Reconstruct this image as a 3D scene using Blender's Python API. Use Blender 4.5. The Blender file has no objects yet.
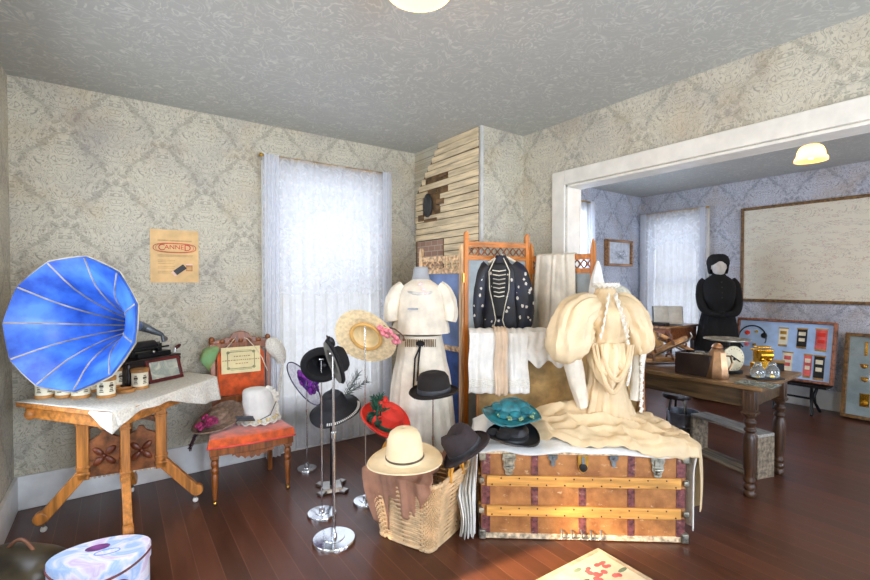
import bpy, math, random
from mathutils import Vector, Matrix, noise
random.seed(7)
SC = bpy.context.scene
COL = SC.collection
PI = math.pi
V = Vector

# ------------------------------------------------------------------ camera and placing helpers
YAW, PIT, CH, FPX = math.radians(35.171), math.radians(1.063), 1.457, 450.6
FW = V((math.sin(YAW) * math.cos(PIT), math.cos(YAW) * math.cos(PIT), -math.sin(PIT)))
RT = V((math.cos(YAW), -math.sin(YAW), 0))
UP = RT.cross(FW)
ZV = V((0, 0, 1))
FH = V((math.sin(YAW), math.cos(YAW), 0))
def ray(u, v): return FW + RT * ((u - 435) / FPX) - UP * ((v - 290) / FPX)
def at_d(u, v, d): return V((0, 0, CH)) + ray(u, v) * d
def at_z(u, v, z):
    r = ray(u, v); return V((0, 0, CH)) + r * ((z - CH) / r.z)
def at_x(u, v, x):
    r = ray(u, v); return V((0, 0, CH)) + r * (x / r.x)
cam = bpy.data.objects.new('camera', bpy.data.cameras.new('camera'))
COL.objects.link(cam)
cam.location = (0, 0, CH); cam.rotation_euler = (PI / 2 - PIT, 0, -YAW)
cam.data.sensor_width = 36; cam.data.lens = FPX / 870 * 36; cam.data.clip_start = .02
SC.camera = cam

# ------------------------------------------------------------------ materials
def lin(c):
    return tuple(((x / 255 / 12.92) if x / 255 <= .04045 else ((x / 255 + .055) / 1.055) ** 2.4) for x in c) + (1,)
class NT:
    def __init__(s, name):
        s.m = bpy.data.materials.new(name); s.m.use_nodes = True
        s.t = s.m.node_tree; s.t.nodes.clear()
    def n(s, typ, **kw):
        x = s.t.nodes.new('ShaderNode' + typ)
        for k, v in kw.items(): setattr(x, k, v)
        return x
    def put(s, sock, val):
        if hasattr(val, 'is_linked') or isinstance(val, bpy.types.NodeSocket): s.t.links.new(val, sock)
        else: sock.default_value = val
    def math(s, op, a, b=None, c=None, clamp=False):
        x = s.n('Math', operation=op, use_clamp=clamp)
        s.put(x.inputs[0], a)
        if b is not None: s.put(x.inputs[1], b)
        if c is not None: s.put(x.inputs[2], c)
        return x.outputs[0]
    def ramp(s, fac, stops):
        x = s.n('ValToRGB'); s.put(x.inputs[0], fac)
        e = x.color_ramp.elements
        while len(e) < len(stops): e.new(.5)
        for i, (p, c) in enumerate(stops): e[i].position = p; e[i].color = c
        return x.outputs[0]
    def mix(s, fac, a, b, mode='MIX'):
        x = s.n('Mix', data_type='RGBA', blend_type=mode)
        s.put(x.inputs[0], fac); s.put(x.inputs[6], a); s.put(x.inputs[7], b)
        return x.outputs[2]
    def noise(s, vec, scale, detail=3, rough=.5, dist=0):
        x = s.n('TexNoise'); s.put(x.inputs['Vector'], vec)
        x.inputs['Scale'].default_value = scale; x.inputs['Detail'].default_value = detail
        x.inputs['Roughness'].default_value = rough; x.inputs['Distortion'].default_value = dist
        return x.outputs[0]
    def map(s, vec, sc=(1, 1, 1), rot=(0, 0, 0), loc=(0, 0, 0)):
        x = s.n('Mapping'); s.put(x.inputs[0], vec)
        x.inputs['Scale'].default_value = sc; x.inputs['Rotation'].default_value = rot; x.inputs['Location'].default_value = loc
        return x.outputs[0]
    def obj(s): return s.n('TexCoord').outputs['Object']
    def pos(s): return s.n('NewGeometry').outputs['Position']
    def bsdf(s, col, rough=.6, metal=0, bump=None, bstr=.3, bdist=.01, **kw):
        b = s.n('BsdfPrincipled')
        s.put(b.inputs['Base Color'], col); s.put(b.inputs['Roughness'], rough); b.inputs['Metallic'].default_value = metal
        for k, v in kw.items(): s.put(b.inputs[k], v)
        if bump is not None:
            u = s.n('Bump'); u.inputs['Strength'].default_value = bstr; u.inputs['Distance'].default_value = bdist
            s.put(u.inputs['Height'], bump); s.t.links.new(u.outputs[0], b.inputs['Normal'])
        return b.outputs[0]
    def out(s, sh):
        o = s.n('OutputMaterial'); s.t.links.new(sh, o.inputs[0]); return s.m

def mat(name, c, rough=.6, metal=0, var=.18, scale=9, stretch=(1, 1, 1), bump=0, bscale=80, c2=None, lo=.35, hi=.65, wear=None, **kw):
    t = NT(name); o = t.map(t.obj(), stretch)
    n = t.noise(o, scale, 4, .55)
    a = lin(tuple(x * (1 - var) for x in c)); b = lin(c2) if c2 else lin(tuple(min(255, x * (1 + var)) for x in c))
    col = t.ramp(n, [(lo, a), (hi, b)])
    if wear:
        wn = t.noise(t.map(t.obj(), (1, 1, 1.6), loc=(4, 2, 7)), 17, 5, .68)
        col = t.mix(t.math('MULTIPLY', t.ramp(wn, [(.60, (0, 0, 0, 1)), (.68, (1, 1, 1, 1))]), .75), col, lin(wear))
    bm = t.noise(o, bscale, 2) if bump else None
    return t.out(t.bsdf(col, rough, metal, bm, bump, **kw))
def wood(name, c, rough=.4, axis='z', var=.28):
    st = {'x': (1.5, 16, 16), 'y': (16, 1.5, 16), 'z': (16, 16, 1.5)}[axis]
    return mat(name, c, rough, var=var, scale=2.2, stretch=st, bump=.1, bscale=8)

def wallpaper(name, ax, light, ground, sx=.56, sz=.62, off=0.0):
    t = NT(name)
    sp = t.n('SeparateXYZ'); t.put(sp.inputs[0], t.pos())
    u = t.math('DIVIDE', t.math('ADD', sp.outputs[ax], off), sx); v = t.math('DIVIDE', sp.outputs[2], sz)
    m = t.math('PINGPONG', u, .5)
    cv = t.math('COSINE', t.math('MULTIPLY', v, 2 * PI))
    s = t.math('SUBTRACT', m, t.math('MULTIPLY_ADD', cv, .17, .25))
    ins = t.math('LESS_THAN', s, 0)
    def wrap(x): return t.math('SUBTRACT', t.math('FRACT', t.math('ADD', x, .5)), .5)
    def sel(a, b):
        x = t.n('Mix', data_type='FLOAT'); t.put(x.inputs[0], ins); t.put(x.inputs[2], b); t.put(x.inputs[3], a); return x.outputs[0]
    mm = sel(m, t.math('SUBTRACT', .5, m)); vv = sel(wrap(v), wrap(t.math('ADD', v, .5)))
    cb = t.n('CombineXYZ'); t.put(cb.inputs[0], mm); t.put(cb.inputs[1], vv)
    n = t.noise(cb.outputs[0], 8.5, 1.2, .5, 1.6)
    line = t.ramp(t.math('ABSOLUTE', t.math('SINE', t.math('MULTIPLY', n, 27))), [(.1, (0, 0, 0, 1)), (.6, (1, 1, 1, 1))])
    n2 = t.noise(cb.outputs[0], 12.0, 2, .5, .8)
    sa = t.math('ADD', t.math('ABSOLUTE', s), t.math('MULTIPLY', t.math('SUBTRACT', n2, .5), .5))
    mask = t.ramp(sa, [(.0, (.12, .12, .12, 1)), (.07, (1, 1, 1, 1))])
    pat = t.math('MULTIPLY', mask, t.math('MULTIPLY_ADD', line, .75, .25))
    pat = t.math('ADD', pat, t.math('MULTIPLY', t.math('SUBTRACT', 1, mask), t.math('MULTIPLY', line, .45)), clamp=True)
    fine = t.noise(t.pos(), 55, 3, .6)
    pat = t.math('MULTIPLY', pat, t.math('MULTIPLY_ADD', fine, 1.0, .45), clamp=True)
    col = t.mix(pat, lin(ground), lin(light))
    st = t.noise(t.pos(), 2.6, 4, .6)
    col = t.mix(t.math('MULTIPLY', t.ramp(st, [(.52, (0, 0, 0, 1)), (.72, (1, 1, 1, 1))]), .35), col, lin((176, 148, 104)))
    st2 = t.noise(t.map(t.pos(), loc=(5, 3, 1)), 2.2, 4, .6)
    col = t.mix(t.math('MULTIPLY', t.ramp(st2, [(.5, (0, 0, 0, 1)), (.72, (1, 1, 1, 1))]), .35), col, lin((118, 112, 122)))
    return t.out(t.bsdf(col, .75, bump=pat, bstr=.12, bdist=.004))
def ceilpaper():
    t = NT('ceiling_paper'); p = t.pos()
    n = t.noise(p, 7, 2, .5, 2.6)
    f = t.math('SINE', t.math('MULTIPLY', n, 30))
    f = t.math('MULTIPLY', t.math('MULTIPLY_ADD', f, 1.4, -.45, clamp=True), t.math('MULTIPLY_ADD', t.noise(p, 14, 2), 2.2, -.5, clamp=True), clamp=True)
    col = t.mix(t.math('MULTIPLY', f, .8), lin((176, 178, 172)), lin((218, 218, 208)))
    st = t.noise(p, 1.6, 3)
    col = t.mix(t.math('MULTIPLY', st, .3), col, lin((172, 168, 156)))
    return t.out(t.bsdf(col, .6, bump=f, bstr=.15, bdist=.004))
def floorboards():
    t = NT('floor_paint'); sp = t.n('SeparateXYZ'); t.put(sp.inputs[0], t.pos())
    x = t.math('DIVIDE', sp.outputs[0], .105)
    fr = t.math('ABSOLUTE', t.math('SUBTRACT', t.math('FRACT', x), .5))
    gap = t.math('GREATER_THAN', fr, .483)
    wn = t.n('TexWhiteNoise', noise_dimensions='1D'); t.put(wn.inputs['W'], t.math('FLOOR', x))
    n = t.noise(t.map(t.pos(), (12, 1.0, 1)), 2.2, 4, .6)
    col = t.ramp(t.math('MULTIPLY_ADD', wn.outputs[0], .35, t.math('MULTIPLY', n, .65)), [(.25, lin((66, 38, 26))), (.75, lin((98, 57, 39)))])
    wear = t.ramp(t.noise(t.pos(), 5, 5, .7), [(.62, (0, 0, 0, 1)), (.7, (1, 1, 1, 1))])
    col = t.mix(t.math('MULTIPLY', wear, .25), col, lin((120, 78, 56)))
    col = t.mix(t.math('MULTIPLY', gap, .32), col, lin((150, 105, 80)))
    r = t.math('MULTIPLY_ADD', n, .2, .22)
    return t.out(t.bsdf(col, r, bump=t.math('SUBTRACT', 1, gap), bstr=.25, bdist=.003))
def curtain_mat(name, trans, lace, col=(238, 240, 244)):
    t = NT(name)
    p = t.pos()
    n = t.noise(p, 11, 3, .55, 1.5)
    pat = t.ramp(n, [(.5, (0, 0, 0, 1)), (.56, (1, 1, 1, 1))])
    d = t.n('BsdfDiffuse'); d.inputs[0].default_value = lin(col)
    tl = t.n('BsdfTranslucent'); tl.inputs[0].default_value = lin(col)
    tr = t.n('BsdfTransparent'); tr.inputs[0].default_value = (1, 1, 1, 1)
    a = t.n('MixShader'); a.inputs[0].default_value = .55; t.t.links.new(d.outputs[0], a.inputs[1]); t.t.links.new(tl.outputs[0], a.inputs[2])
    b = t.n('MixShader'); t.put(b.inputs[0], t.math('SUBTRACT', trans, t.math('MULTIPLY', pat, lace), clamp=True))
    t.t.links.new(a.outputs[0], b.inputs[1]); t.t.links.new(tr.outputs[0], b.inputs[2])
    return t.out(b.outputs[0])
def emit_glass(name, col, strength):
    t = NT(name); e = t.n('Emission'); e.inputs[0].default_value = lin(col); e.inputs[1].default_value = strength
    tl = t.n('BsdfTranslucent'); tl.inputs[0].default_value = lin((255, 236, 205))
    a = t.n('AddShader'); t.t.links.new(e.outputs[0], a.inputs[0]); t.t.links.new(tl.outputs[0], a.inputs[1])
    return t.out(a.outputs[0])
def glass(name, col=(255, 255, 255), rough=.03):
    t = NT(name)
    g = t.n('BsdfGlossy'); g.inputs['Roughness'].default_value = rough
    tr = t.n('BsdfTransparent'); tr.inputs[0].default_value = lin(col)
    a = t.n('MixShader'); a.inputs[0].default_value = .06; t.t.links.new(tr.outputs[0], a.inputs[1]); t.t.links.new(g.outputs[0], a.inputs[2])
    return t.out(a.outputs[0])
def dots_mat(name, ground, dot, scale=26, thr=.2, rough=.7, c3=None):
    t = NT(name); o = t.obj()
    v = t.n('TexVoronoi'); t.put(v.inputs['Vector'], t.map(o, (1, 1, .8))); v.inputs['Scale'].default_value = scale
    n = t.noise(o, scale * 3.5, 2)
    d = t.math('LESS_THAN', t.math('MULTIPLY_ADD', n, .35, v.outputs['Distance']), thr + .17)
    g = t.mix(t.ramp(t.noise(o, 9, 3), [(.4, (0, 0, 0, 1)), (.6, (1, 1, 1, 1))]), lin(ground), lin(c3 or ground))
    return t.out(t.bsdf(t.mix(d, g, lin(dot)), rough))
def swirl_mat(name, cols, scale=3, dist=1.5, rough=.5):
    t = NT(name); n = t.noise(t.obj(), scale, 4, .5, dist)
    k = len(cols)
    return t.out(t.bsdf(t.ramp(n, [(.3 + .4 * i / (k - 1), lin(c)) for i, c in enumerate(cols)]), rough))

M = {}
M['paper_a'] = wallpaper('damask_back', 0, (202, 196, 174), (142, 136, 120))
M['paper_b'] = wallpaper('damask_side', 1, (208, 202, 182), (150, 146, 130), off=.2)
M['paper_far_a'] = wallpaper('damask_far_back', 0, (204, 210, 222), (118, 126, 144))
M['paper_far_b'] = wallpaper('damask_far_side', 1, (210, 213, 220), (126, 132, 146))
M['ceiling'] = ceilpaper(); M['floor'] = floorboards()
M['white_paint'] = mat('white_paint', (230, 226, 214), .4, var=.03)
M['base_paint'] = mat('baseboard_paint', (226, 226, 222), .4, var=.03)
M['oak'] = wood('oak', (186, 120, 54), var=.18); M['oak_x'] = wood('oak_x', (186, 120, 54), axis='x', var=.18)
M['carved'] = mat('carved_walnut', (128, 78, 42), .4, var=.3, scale=20)
M['screen_oak'] = wood('screen_oak', (190, 116, 46), var=.16); M['screen_x'] = wood('screen_oak_x', (190, 116, 46), axis='x', var=.16)
M['pale_wood'] = wood('pale_pine', (214, 168, 126)); M['pale_x'] = wood('pale_pine_x', (214, 168, 126), axis='x')
M['lath'] = wood('lath', (222, 202, 164), .7, 'y', .12)
M['dark_wood'] = wood('dark_stained_wood', (66, 44, 28), .35, 'z'); M['dark_y'] = wood('dark_wood_y', (112, 84, 52), .35, 'y')
M['apron_y'] = wood('dark_apron_y', (76, 58, 36), .4, 'y')
M['chair_wood'] = wood('chair_walnut', (126, 72, 30), .35)
M['mahogany'] = wood('mahogany', (84, 26, 24), .3, 'x')
M['plank'] = wood('weathered_plank', (122, 108, 88), .7, 'y')
M['ebony'] = mat('ebonised_wood', (36, 26, 22), .35, var=.25)
M['velvet'] = mat('orange_velvet', (206, 84, 28), .8, var=.15, scale=16, **{'Sheen Weight': .6})
M['piping'] = mat('pink_piping', (206, 72, 60), .6)
M['chrome'] = mat('chrome', (214, 216, 218), .16, 1, var=.03)
M['steel'] = mat('brushed_steel', (176, 172, 164), .3, 1, var=.08)
M['brass'] = mat('brass', (206, 160, 76), .28, 1, var=.12)
M['gold'] = mat('gilt_metal', (226, 172, 58), .2, 1, var=.1)
M['copper'] = mat('dull_copper', (178, 140, 106), .36, 1, var=.15)
M['iron'] = mat('black_iron', (24, 24, 25), .4, .3)
M['tin'] = mat('tin', (150, 148, 134), .45, .85, var=.3, scale=30)
M['bluemetal'] = mat('blue_grey_tin', (116, 122, 124), .45, .5, var=.2)
M['enamel'] = mat('blue_enamel', (34, 92, 206), .32, .0, var=.22, scale=6, c2=(74, 128, 226))
M['rib'] = mat('rib_gilt', (168, 158, 132), .5, .2)
M['greycone'] = mat('grey_cone', (98, 106, 112), .4, .5)
M['cream_label'] = mat('cream_label', (232, 224, 196), .6, var=.06)
M['kraft'] = mat('kraft_lid', (170, 118, 58), .5, var=.2)
M['print'] = mat('print_ink', (86, 74, 58), .7); M['tanprint'] = mat('tan_print', (178, 142, 92), .7)
M['red_ink'] = mat('red_ink', (196, 62, 48), .7); M['sign_tan'] = mat('sign_tan', (222, 184, 126), .7, var=.05)
M['pink_ink'] = mat('pink_ink', (232, 196, 176), .7, var=.03)
M['black'] = mat('black_paint', (22, 21, 22), .5)
M['cert'] = mat('certificate_paper', (236, 222, 170), .7, var=.04)
M['string'] = mat('cream_string', (216, 196, 168), .8)
M['lace'] = mat('ivory_lace', (232, 228, 214), .85, var=.07, scale=90, bump=.5, bscale=220)
M['white_cotton'] = mat('white_cotton', (228, 226, 218), .85, var=.04, bump=.25, bscale=60)
M['ivory'] = mat('ivory_cotton', (222, 213, 194), .85, var=.06, bump=.25, bscale=50)
M['cream_silk'] = mat('cream_silk', (212, 187, 146), .55, var=.07, scale=5, bump=.15, bscale=30)
M['cream_puff'] = mat('cream_silk_light', (220, 198, 160), .55, var=.07, scale=5, bump=.15, bscale=30)
M['beige'] = mat('beige_linen', (210, 186, 158), .85, var=.06)
M['brown_cloth'] = mat('brown_linen', (158, 116, 92), .85, var=.1, bump=.2)
M['brown_leather'] = mat('brown_leather', (124, 82, 58), .55)
M['form_grey'] = mat('form_grey', (158, 162, 166), .8, var=.05)
M['black_felt'] = mat('black_felt', (13, 13, 15), .9, var=.2); M['black_satin'] = mat('black_satin', (20, 19, 22), .4)
M['black_straw'] = mat('black_straw', (17, 19, 25), .6, scale=60, bump=.4, bscale=160)
M['grey_brim'] = mat('grey_lining', (96, 94, 86), .7); M['fedora'] = mat('fedora_felt', (50, 40, 42), .85, var=.16)
M['bowler'] = mat('bowler_felt', (26, 19, 16), .85); M['ribbon_grey'] = mat('grey_ribbon', (62, 63, 66), .5)
M['cream_felt'] = mat('cream_felt', (240, 218, 176), .85, var=.04)
M['straw'] = mat('straw', (226, 202, 156), .75, var=.08, scale=40, bump=.4, bscale=140)
M['straw_light'] = mat('straw_crown', (236, 214, 164), .75, var=.06, bump=.4, bscale=140)
M['red_felt'] = mat('red_felt', (214, 50, 34), .75, var=.1); M['green_dk'] = mat('dark_green', (24, 74, 54), .75, var=.3, scale=30)
M['pink'] = mat('pink_silk', (226, 120, 130), .7, var=.25, scale=40); M['plum'] = mat('plum_silk', (138, 38, 84), .7, var=.3, scale=60)
M['purple'] = mat('purple_silk', (86, 28, 128), .5, var=.2); M['teal'] = mat('teal_satin', (32, 104, 112), .45, var=.25, scale=18)
M['teal_fl'] = mat('teal_flowers', (128, 150, 110), .7, var=.3, scale=60)
M['greenyellow'] = mat('green_yellow_cloth', (184, 192, 104), .7, var=.25, c2=(128, 178, 122), scale=8)
M['wicker'] = mat('wicker', (214, 182, 138), .6, var=.1, scale=12); M['wicker_dk'] = mat('wicker_stakes', (176, 136, 90), .65, var=.2)
M['wicker_y'] = mat('yellow_cane', (216, 152, 54), .5, var=.15)
M['trunk'] = mat('trunk_canvas', (158, 100, 50), .55, var=.12, scale=12, c2=(180, 122, 66), bump=.2, bscale=60, wear=(206, 172, 128))
M['slat'] = wood('trunk_slat', (204, 148, 74), .45, 'x', .14); M['band'] = mat('trunk_band', (104, 60, 60), .5, .2, var=.3, scale=40, wear=(176, 150, 132))
M['tan_lining'] = mat('trunk_lining', (190, 156, 100), .8, var=.15); M['wornwhite'] = mat('worn_edge', (196, 178, 148), .6, .2, var=.25, scale=40)
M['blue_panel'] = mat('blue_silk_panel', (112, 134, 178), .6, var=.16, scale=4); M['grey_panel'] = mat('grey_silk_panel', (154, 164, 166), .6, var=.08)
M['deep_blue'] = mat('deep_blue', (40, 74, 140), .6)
M['jacket'] = dots_mat('black_floral', (14, 14, 18), (214, 206, 192), 22, .21, .5, (24, 28, 48)); M['jk_trim'] = mat('pale_cord', (214, 208, 188), .6)
M['jk_black'] = mat('black_velvet', (14, 14, 16), .6)
M['rug'] = swirl_mat('rug_ground', [(224, 210, 180), (206, 192, 160), (232, 218, 190)], 7, .5, .95); M['rug_pink'] = mat('rug_pink', (206, 96, 92), .95); M['rug_green'] = mat('rug_green', (120, 136, 108), .95)
M['rug_edge'] = mat('rug_edge', (190, 172, 140), .95)
M['hatbox'] = swirl_mat('hatbox_paper', [(226, 232, 246), (164, 196, 236), (238, 236, 246), (214, 196, 226), (240, 240, 248)], 4.5, 2.0, .45)
M['hb_purple'] = mat('hatbox_plum', (116, 60, 120), .45, var=.25, scale=20); M['cordbrown'] = mat('brown_cord', (112, 60, 60), .6)
M['dk_leather'] = mat('dark_olive_leather', (48, 42, 32), .35, var=.3, c2=(84, 74, 52), scale=5)
M['maptan'] = None
M['frame_br'] = wood('frame_brown', (116, 86, 48), .45, 'y'); M['frame_oak'] = wood('frame_oak', (150, 108, 68), .45, 'x')
M['frame_red'] = wood('frame_redwood', (132, 84, 60), .4, 'y')
M['blueback'] = mat('display_blue', (168, 198, 234), .7, var=.05); M['greyback'] = mat('display_greygreen', (160, 182, 188), .7, var=.06)
M['sketch'] = mat('sketch_paper', (206, 212, 220), .7, var=.08, scale=14); M['graph'] = mat('graphite', (160, 164, 170), .8)
M['crystal'] = mat('crystal', (214, 224, 226), .06, var=.04, **{'Transmission Weight': .85, 'Coat Weight': .5}); M['pane'] = glass('window_glass')
M['page'] = mat('book_page', (198, 192, 176), .8, var=.06); M['skate'] = mat('tan_skate_leather', (176, 130, 78), .55, var=.25)
M['dial'] = mat('dial_cream', (216, 204, 168), .6, var=.06)
M['galv'] = mat('galvanised', (160, 166, 174), .4, .8, var=.15)
M['skin'] = mat('mannequin_face', (206, 200, 190), .6, var=.05)
M['brick'] = None
M['lampglass'] = emit_glass('opal_glass', (255, 204, 112), 2.2)
M['lampamber'] = emit_glass('amber_opal_glass', (255, 190, 96), 1.15)
M['lampbulb'] = emit_glass('bulb_glass', (255, 226, 168), 18)
M['curtain'] = curtain_mat('sheer_curtain', .42, .05); M['valance'] = curtain_mat('lace_valance', .62, .22); M['curtain_side'] = curtain_mat('gathered_curtain', .12, .06)
M['sheer_purple'] = curtain_mat('sheer_purple_net', .72, .1, (150, 140, 190)); M['veil'] = curtain_mat('grey_veil', .6, .25, (120, 130, 124))
def brick_mat():
    t = NT('old_brick'); sp = t.n('SeparateXYZ'); t.put(sp.inputs[0], t.pos()); cb = t.n('CombineXYZ')
    t.put(cb.inputs[0], sp.outputs[1]); t.put(cb.inputs[1], sp.outputs[2])
    b = t.n('TexBrick'); t.put(b.inputs['Vector'], cb.outputs[0]); b.inputs['Scale'].default_value = 5
    b.inputs['Color1'].default_value = lin((150, 98, 82)); b.inputs['Color2'].default_value = lin((176, 130, 108)); b.inputs['Mortar'].default_value = lin((196, 184, 164))
    col = t.mix(t.math('MULTIPLY', t.noise(t.pos(), 18, 4), .6), b.outputs[0], lin((186, 168, 146)))
    return t.out(t.bsdf(col, .9))
M['brick'] = brick_mat()
def map_mat():
    t = NT('map_paper'); p = t.map(t.pos(), (1, .8, 2.2))
    n = t.noise(p, 2.6, 4, .55, 1.4)
    ln = t.math('LESS_THAN', t.math('ABSOLUTE', t.math('SINE', t.math('MULTIPLY', n, 60))), .28)
    n2 = t.noise(t.map(p, loc=(3, 1, 2)), 3, 4, .55, 1)
    rd = t.math('LESS_THAN', t.math('ABSOLUTE', t.math('SINE', t.math('MULTIPLY', n2, 36))), .16)
    col = t.mix(t.math('MULTIPLY', t.noise(p, 3, 3), .5), lin((232, 228, 208)), lin((220, 214, 190)))
    brk = t.math('GREATER_THAN', t.noise(p, 7, 2), .47)
    col = t.mix(t.math('MULTIPLY', t.math('MULTIPLY', ln, brk), .4), col, lin((124, 122, 112)))
    col = t.mix(t.math('MULTIPLY', t.math('MULTIPLY', rd, brk), .38), col, lin((186, 112, 96)))
    return t.out(t.bsdf(col, .5))
M['maptan'] = map_mat()

# ------------------------------------------------------------------ mesh builder
class MB:
    def __init__(s): s.v = []; s.f = []; s.mi = []; s.cur = 0
    def use(s, i): s.cur = i; return s
    def add(s, vs, fs, X=None):
        b = len(s.v)
        s.v += [tuple(X @ V(p)) if X else tuple(p) for p in vs]
        for f in fs: s.f.append([b + i for i in f]); s.mi.append(s.cur)
        return s
    def box(s, c, d, X=None, rz=0, tap=1.0):
        x, y, z = d[0] / 2, d[1] / 2, d[2] / 2
        vs = [(a * x * (tap if e < 0 else 1), b * y * (tap if e < 0 else 1), e * z) for e in (-1, 1) for a, b in ((-1, -1), (1, -1), (1, 1), (-1, 1))]
        R = Matrix.Translation(c) @ Matrix.Rotation(rz, 4, 'Z')
        if X: R = X @ R
        return s.add(vs, [(3, 2, 1, 0), (4, 5, 6, 7), (0, 1, 5, 4), (1, 2, 6, 5), (2, 3, 7, 6), (3, 0, 4, 7)], R)
    def span(s, a, b, X=None):
        return s.box([(a[i] + b[i]) / 2 for i in range(3)], [abs(b[i] - a[i]) for i in range(3)], X)
    def beam(s, a, b, w, h, side=None):
        a, b = V(a), V(b); d = (b - a); L = d.length; d.normalize()
        r = V(side) if side else (d.cross(ZV) if abs(d.z) < .99 else V((1, 0, 0)))
        r = (r - d * r.dot(d)).normalized(); q = r.cross(d)
        X = Matrix(((r.x, q.x, d.x, 0), (r.y, q.y, d.y, 0), (r.z, q.z, d.z, 0), (0, 0, 0, 1)))
        return s.box((0, 0, 0), (w, h, L), Matrix.Translation((a + b) / 2) @ X)
    def rings(s, rs, X=None, cap=True, close=False):
        n = len(rs[0]); vs = [p for r in rs for p in r]; fs = []
        k = len(rs)
        for i in range(k if close else k - 1):
            j = (i + 1) % k
            for a in range(n):
                b = (a + 1) % n
                fs.append((i * n + a, i * n + b, j * n + b, j * n + a))
        if cap and not close:
            fs.append(tuple(reversed(range(n)))); fs.append(tuple(range((k - 1) * n, k * n)))
        return s.add(vs, fs, X)
    def lathe(s, prof, n=24, X=None, cap=True, ex=1, ey=1, fn=None):
        rs = []
        for r, z in prof:
            rs.append([])
            for i in range(n):
                a = 2 * PI * i / n
                p = V((max(r, 1e-4) * math.cos(a) * ex, max(r, 1e-4) * math.sin(a) * ey, z))
                rs[-1].append(fn(p, a, r) if fn else p)
        return s.rings(rs, X, cap)
    def tube(s, pts, r, n=8, X=None, close=False, cap=True):
        pts = [V(p) for p in pts]; k = len(pts); rr = r if isinstance(r, (list, tuple)) else [r] * k
        rs = []; up = None
        for i, p in enumerate(pts):
            d = (pts[(i + 1) % k] - pts[i - 1]) if close else (pts[min(i + 1, k - 1)] - pts[max(i - 1, 0)])
            d = d.normalized() if d.length > 1e-9 else V((0, 0, 1))
            if up is None: up = d.orthogonal().normalized()
            up = (up - d * up.dot(d)); up = up.normalized() if up.length > 1e-6 else d.orthogonal().normalized()
            q = d.cross(up)
            rs.append([p + (up * math.cos(2 * PI * j / n) + q * math.sin(2 * PI * j / n)) * rr[i] for j in range(n)])
        return s.rings(rs, X, cap, close)
    def ball(s, c, r, n=10, X=None):
        r = r if isinstance(r, (list, tuple)) else (r, r, r); m = max(4, n // 2 + 1)
        pr = [(math.sin(PI * i / m), -math.cos(PI * i / m)) for i in range(m + 1)]
        R = Matrix.Translation(c) @ Matrix.Diagonal((*r, 1))
        return s.lathe(pr, n, X @ R if X else R, cap=False)
    def grid(s, fn, nu, nv, X=None):
        vs = [fn(i / nu, j / nv) for j in range(nv + 1) for i in range(nu + 1)]; w = nu + 1
        return s.add(vs, [(j * w + i, j * w + i + 1, (j + 1) * w + i + 1, (j + 1) * w + i) for j in range(nv) for i in range(nu)], X)
    def prism(s, poly, h, X=None):
        n = len(poly); vs = [(x, y, 0) for x, y in poly] + [(x, y, h) for x, y in poly]
        fs = [tuple(reversed(range(n))), tuple(range(n, 2 * n))] + [(i, (i + 1) % n, n + (i + 1) % n, n + i) for i in range(n)]
        return s.add(vs, fs, X)
    def obj(s, name, mats, parent=None, bevel=0, solid=0, sub=0, ang=38, recalc=True):
        me = bpy.data.meshes.new(name); me.from_pydata(s.v, [], s.f)
        for m in (mats if isinstance(mats, (list, tuple)) else [mats]): me.materials.append(M[m] if isinstance(m, str) else m)
        for p, i in zip(me.polygons, s.mi): p.material_index = i
        if recalc:
            import bmesh
            bm = bmesh.new(); bm.from_mesh(me); bmesh.ops.recalc_face_normals(bm, faces=bm.faces); bm.to_mesh(me); bm.free()
        for p in me.polygons: p.use_smooth = True
        me.set_sharp_from_angle(angle=math.radians(ang))
        o = bpy.data.objects.new(name, me); COL.objects.link(o)
        if parent: o.parent = parent
        if solid:
            k = o.modifiers.new('thickness', 'SOLIDIFY'); k.thickness = solid; k.offset = 0
        if bevel:
            k = o.modifiers.new('bevel', 'BEVEL'); k.width = bevel; k.segments = 2; k.limit_method = 'ANGLE'; k.angle_limit = math.radians(40)
        if sub:
            k = o.modifiers.new('smooth', 'SUBSURF'); k.levels = k.render_levels = sub
        return o
def tag(o, label, cat, group=None):
    o['label'] = label; o['category'] = cat
    if group: o['group'] = group
    return o
def thing(name, label, cat, loc=(0, 0, 0), rz=0, group=None, up=None, quat=None):
    o = bpy.data.objects.new(name, None); COL.objects.link(o); o.empty_display_size = .1
    o.location = loc
    if up is not None:
        o.rotation_mode = 'QUATERNION'; q = ZV.rotation_difference(V(up).normalized())
        from mathutils import Quaternion
        o.rotation_quaternion = q @ Quaternion((0, 0, 1), rz)
    else: o.rotation_euler = (0, 0, rz)
    return tag(o, label, cat, group)
def struct(o): o['kind'] = 'structure'; return o
def rot(x=0, y=0, z=0): return Matrix.Rotation(z, 4, 'Z') @ Matrix.Rotation(y, 4, 'Y') @ Matrix.Rotation(x, 4, 'X')
def tr(x, y, z): return Matrix.Translation((x, y, z))
def ns(x, y, z=0): return noise.noise(V((x, y, z)))
def lerp(a, b, t): return a + (b - a) * t
def interp(tab, t):
    for (a, x), (b, y) in zip(tab, tab[1:]):
        if t <= b: return lerp(x, y, max(0, (t - a) / (b - a)))
    return tab[-1][1]
def crom(sec, k=4):
    """Catmull-Rom resampling of a list of equal-length tuples"""
    out = []; m = len(sec)
    for i in range(m - 1):
        p0, p1, p2, p3 = sec[max(i - 1, 0)], sec[i], sec[i + 1], sec[min(i + 2, m - 1)]
        for j in range(k):
            t = j / k
            out.append(tuple(.5 * (2 * b + (c - a) * t + (2 * a - 5 * b + 4 * c - d) * t * t + (3 * b - a - 3 * c + d) * t ** 3) for a, b, c, d in zip(p0, p1, p2, p3)))
    return out + [tuple(sec[-1])]
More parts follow.
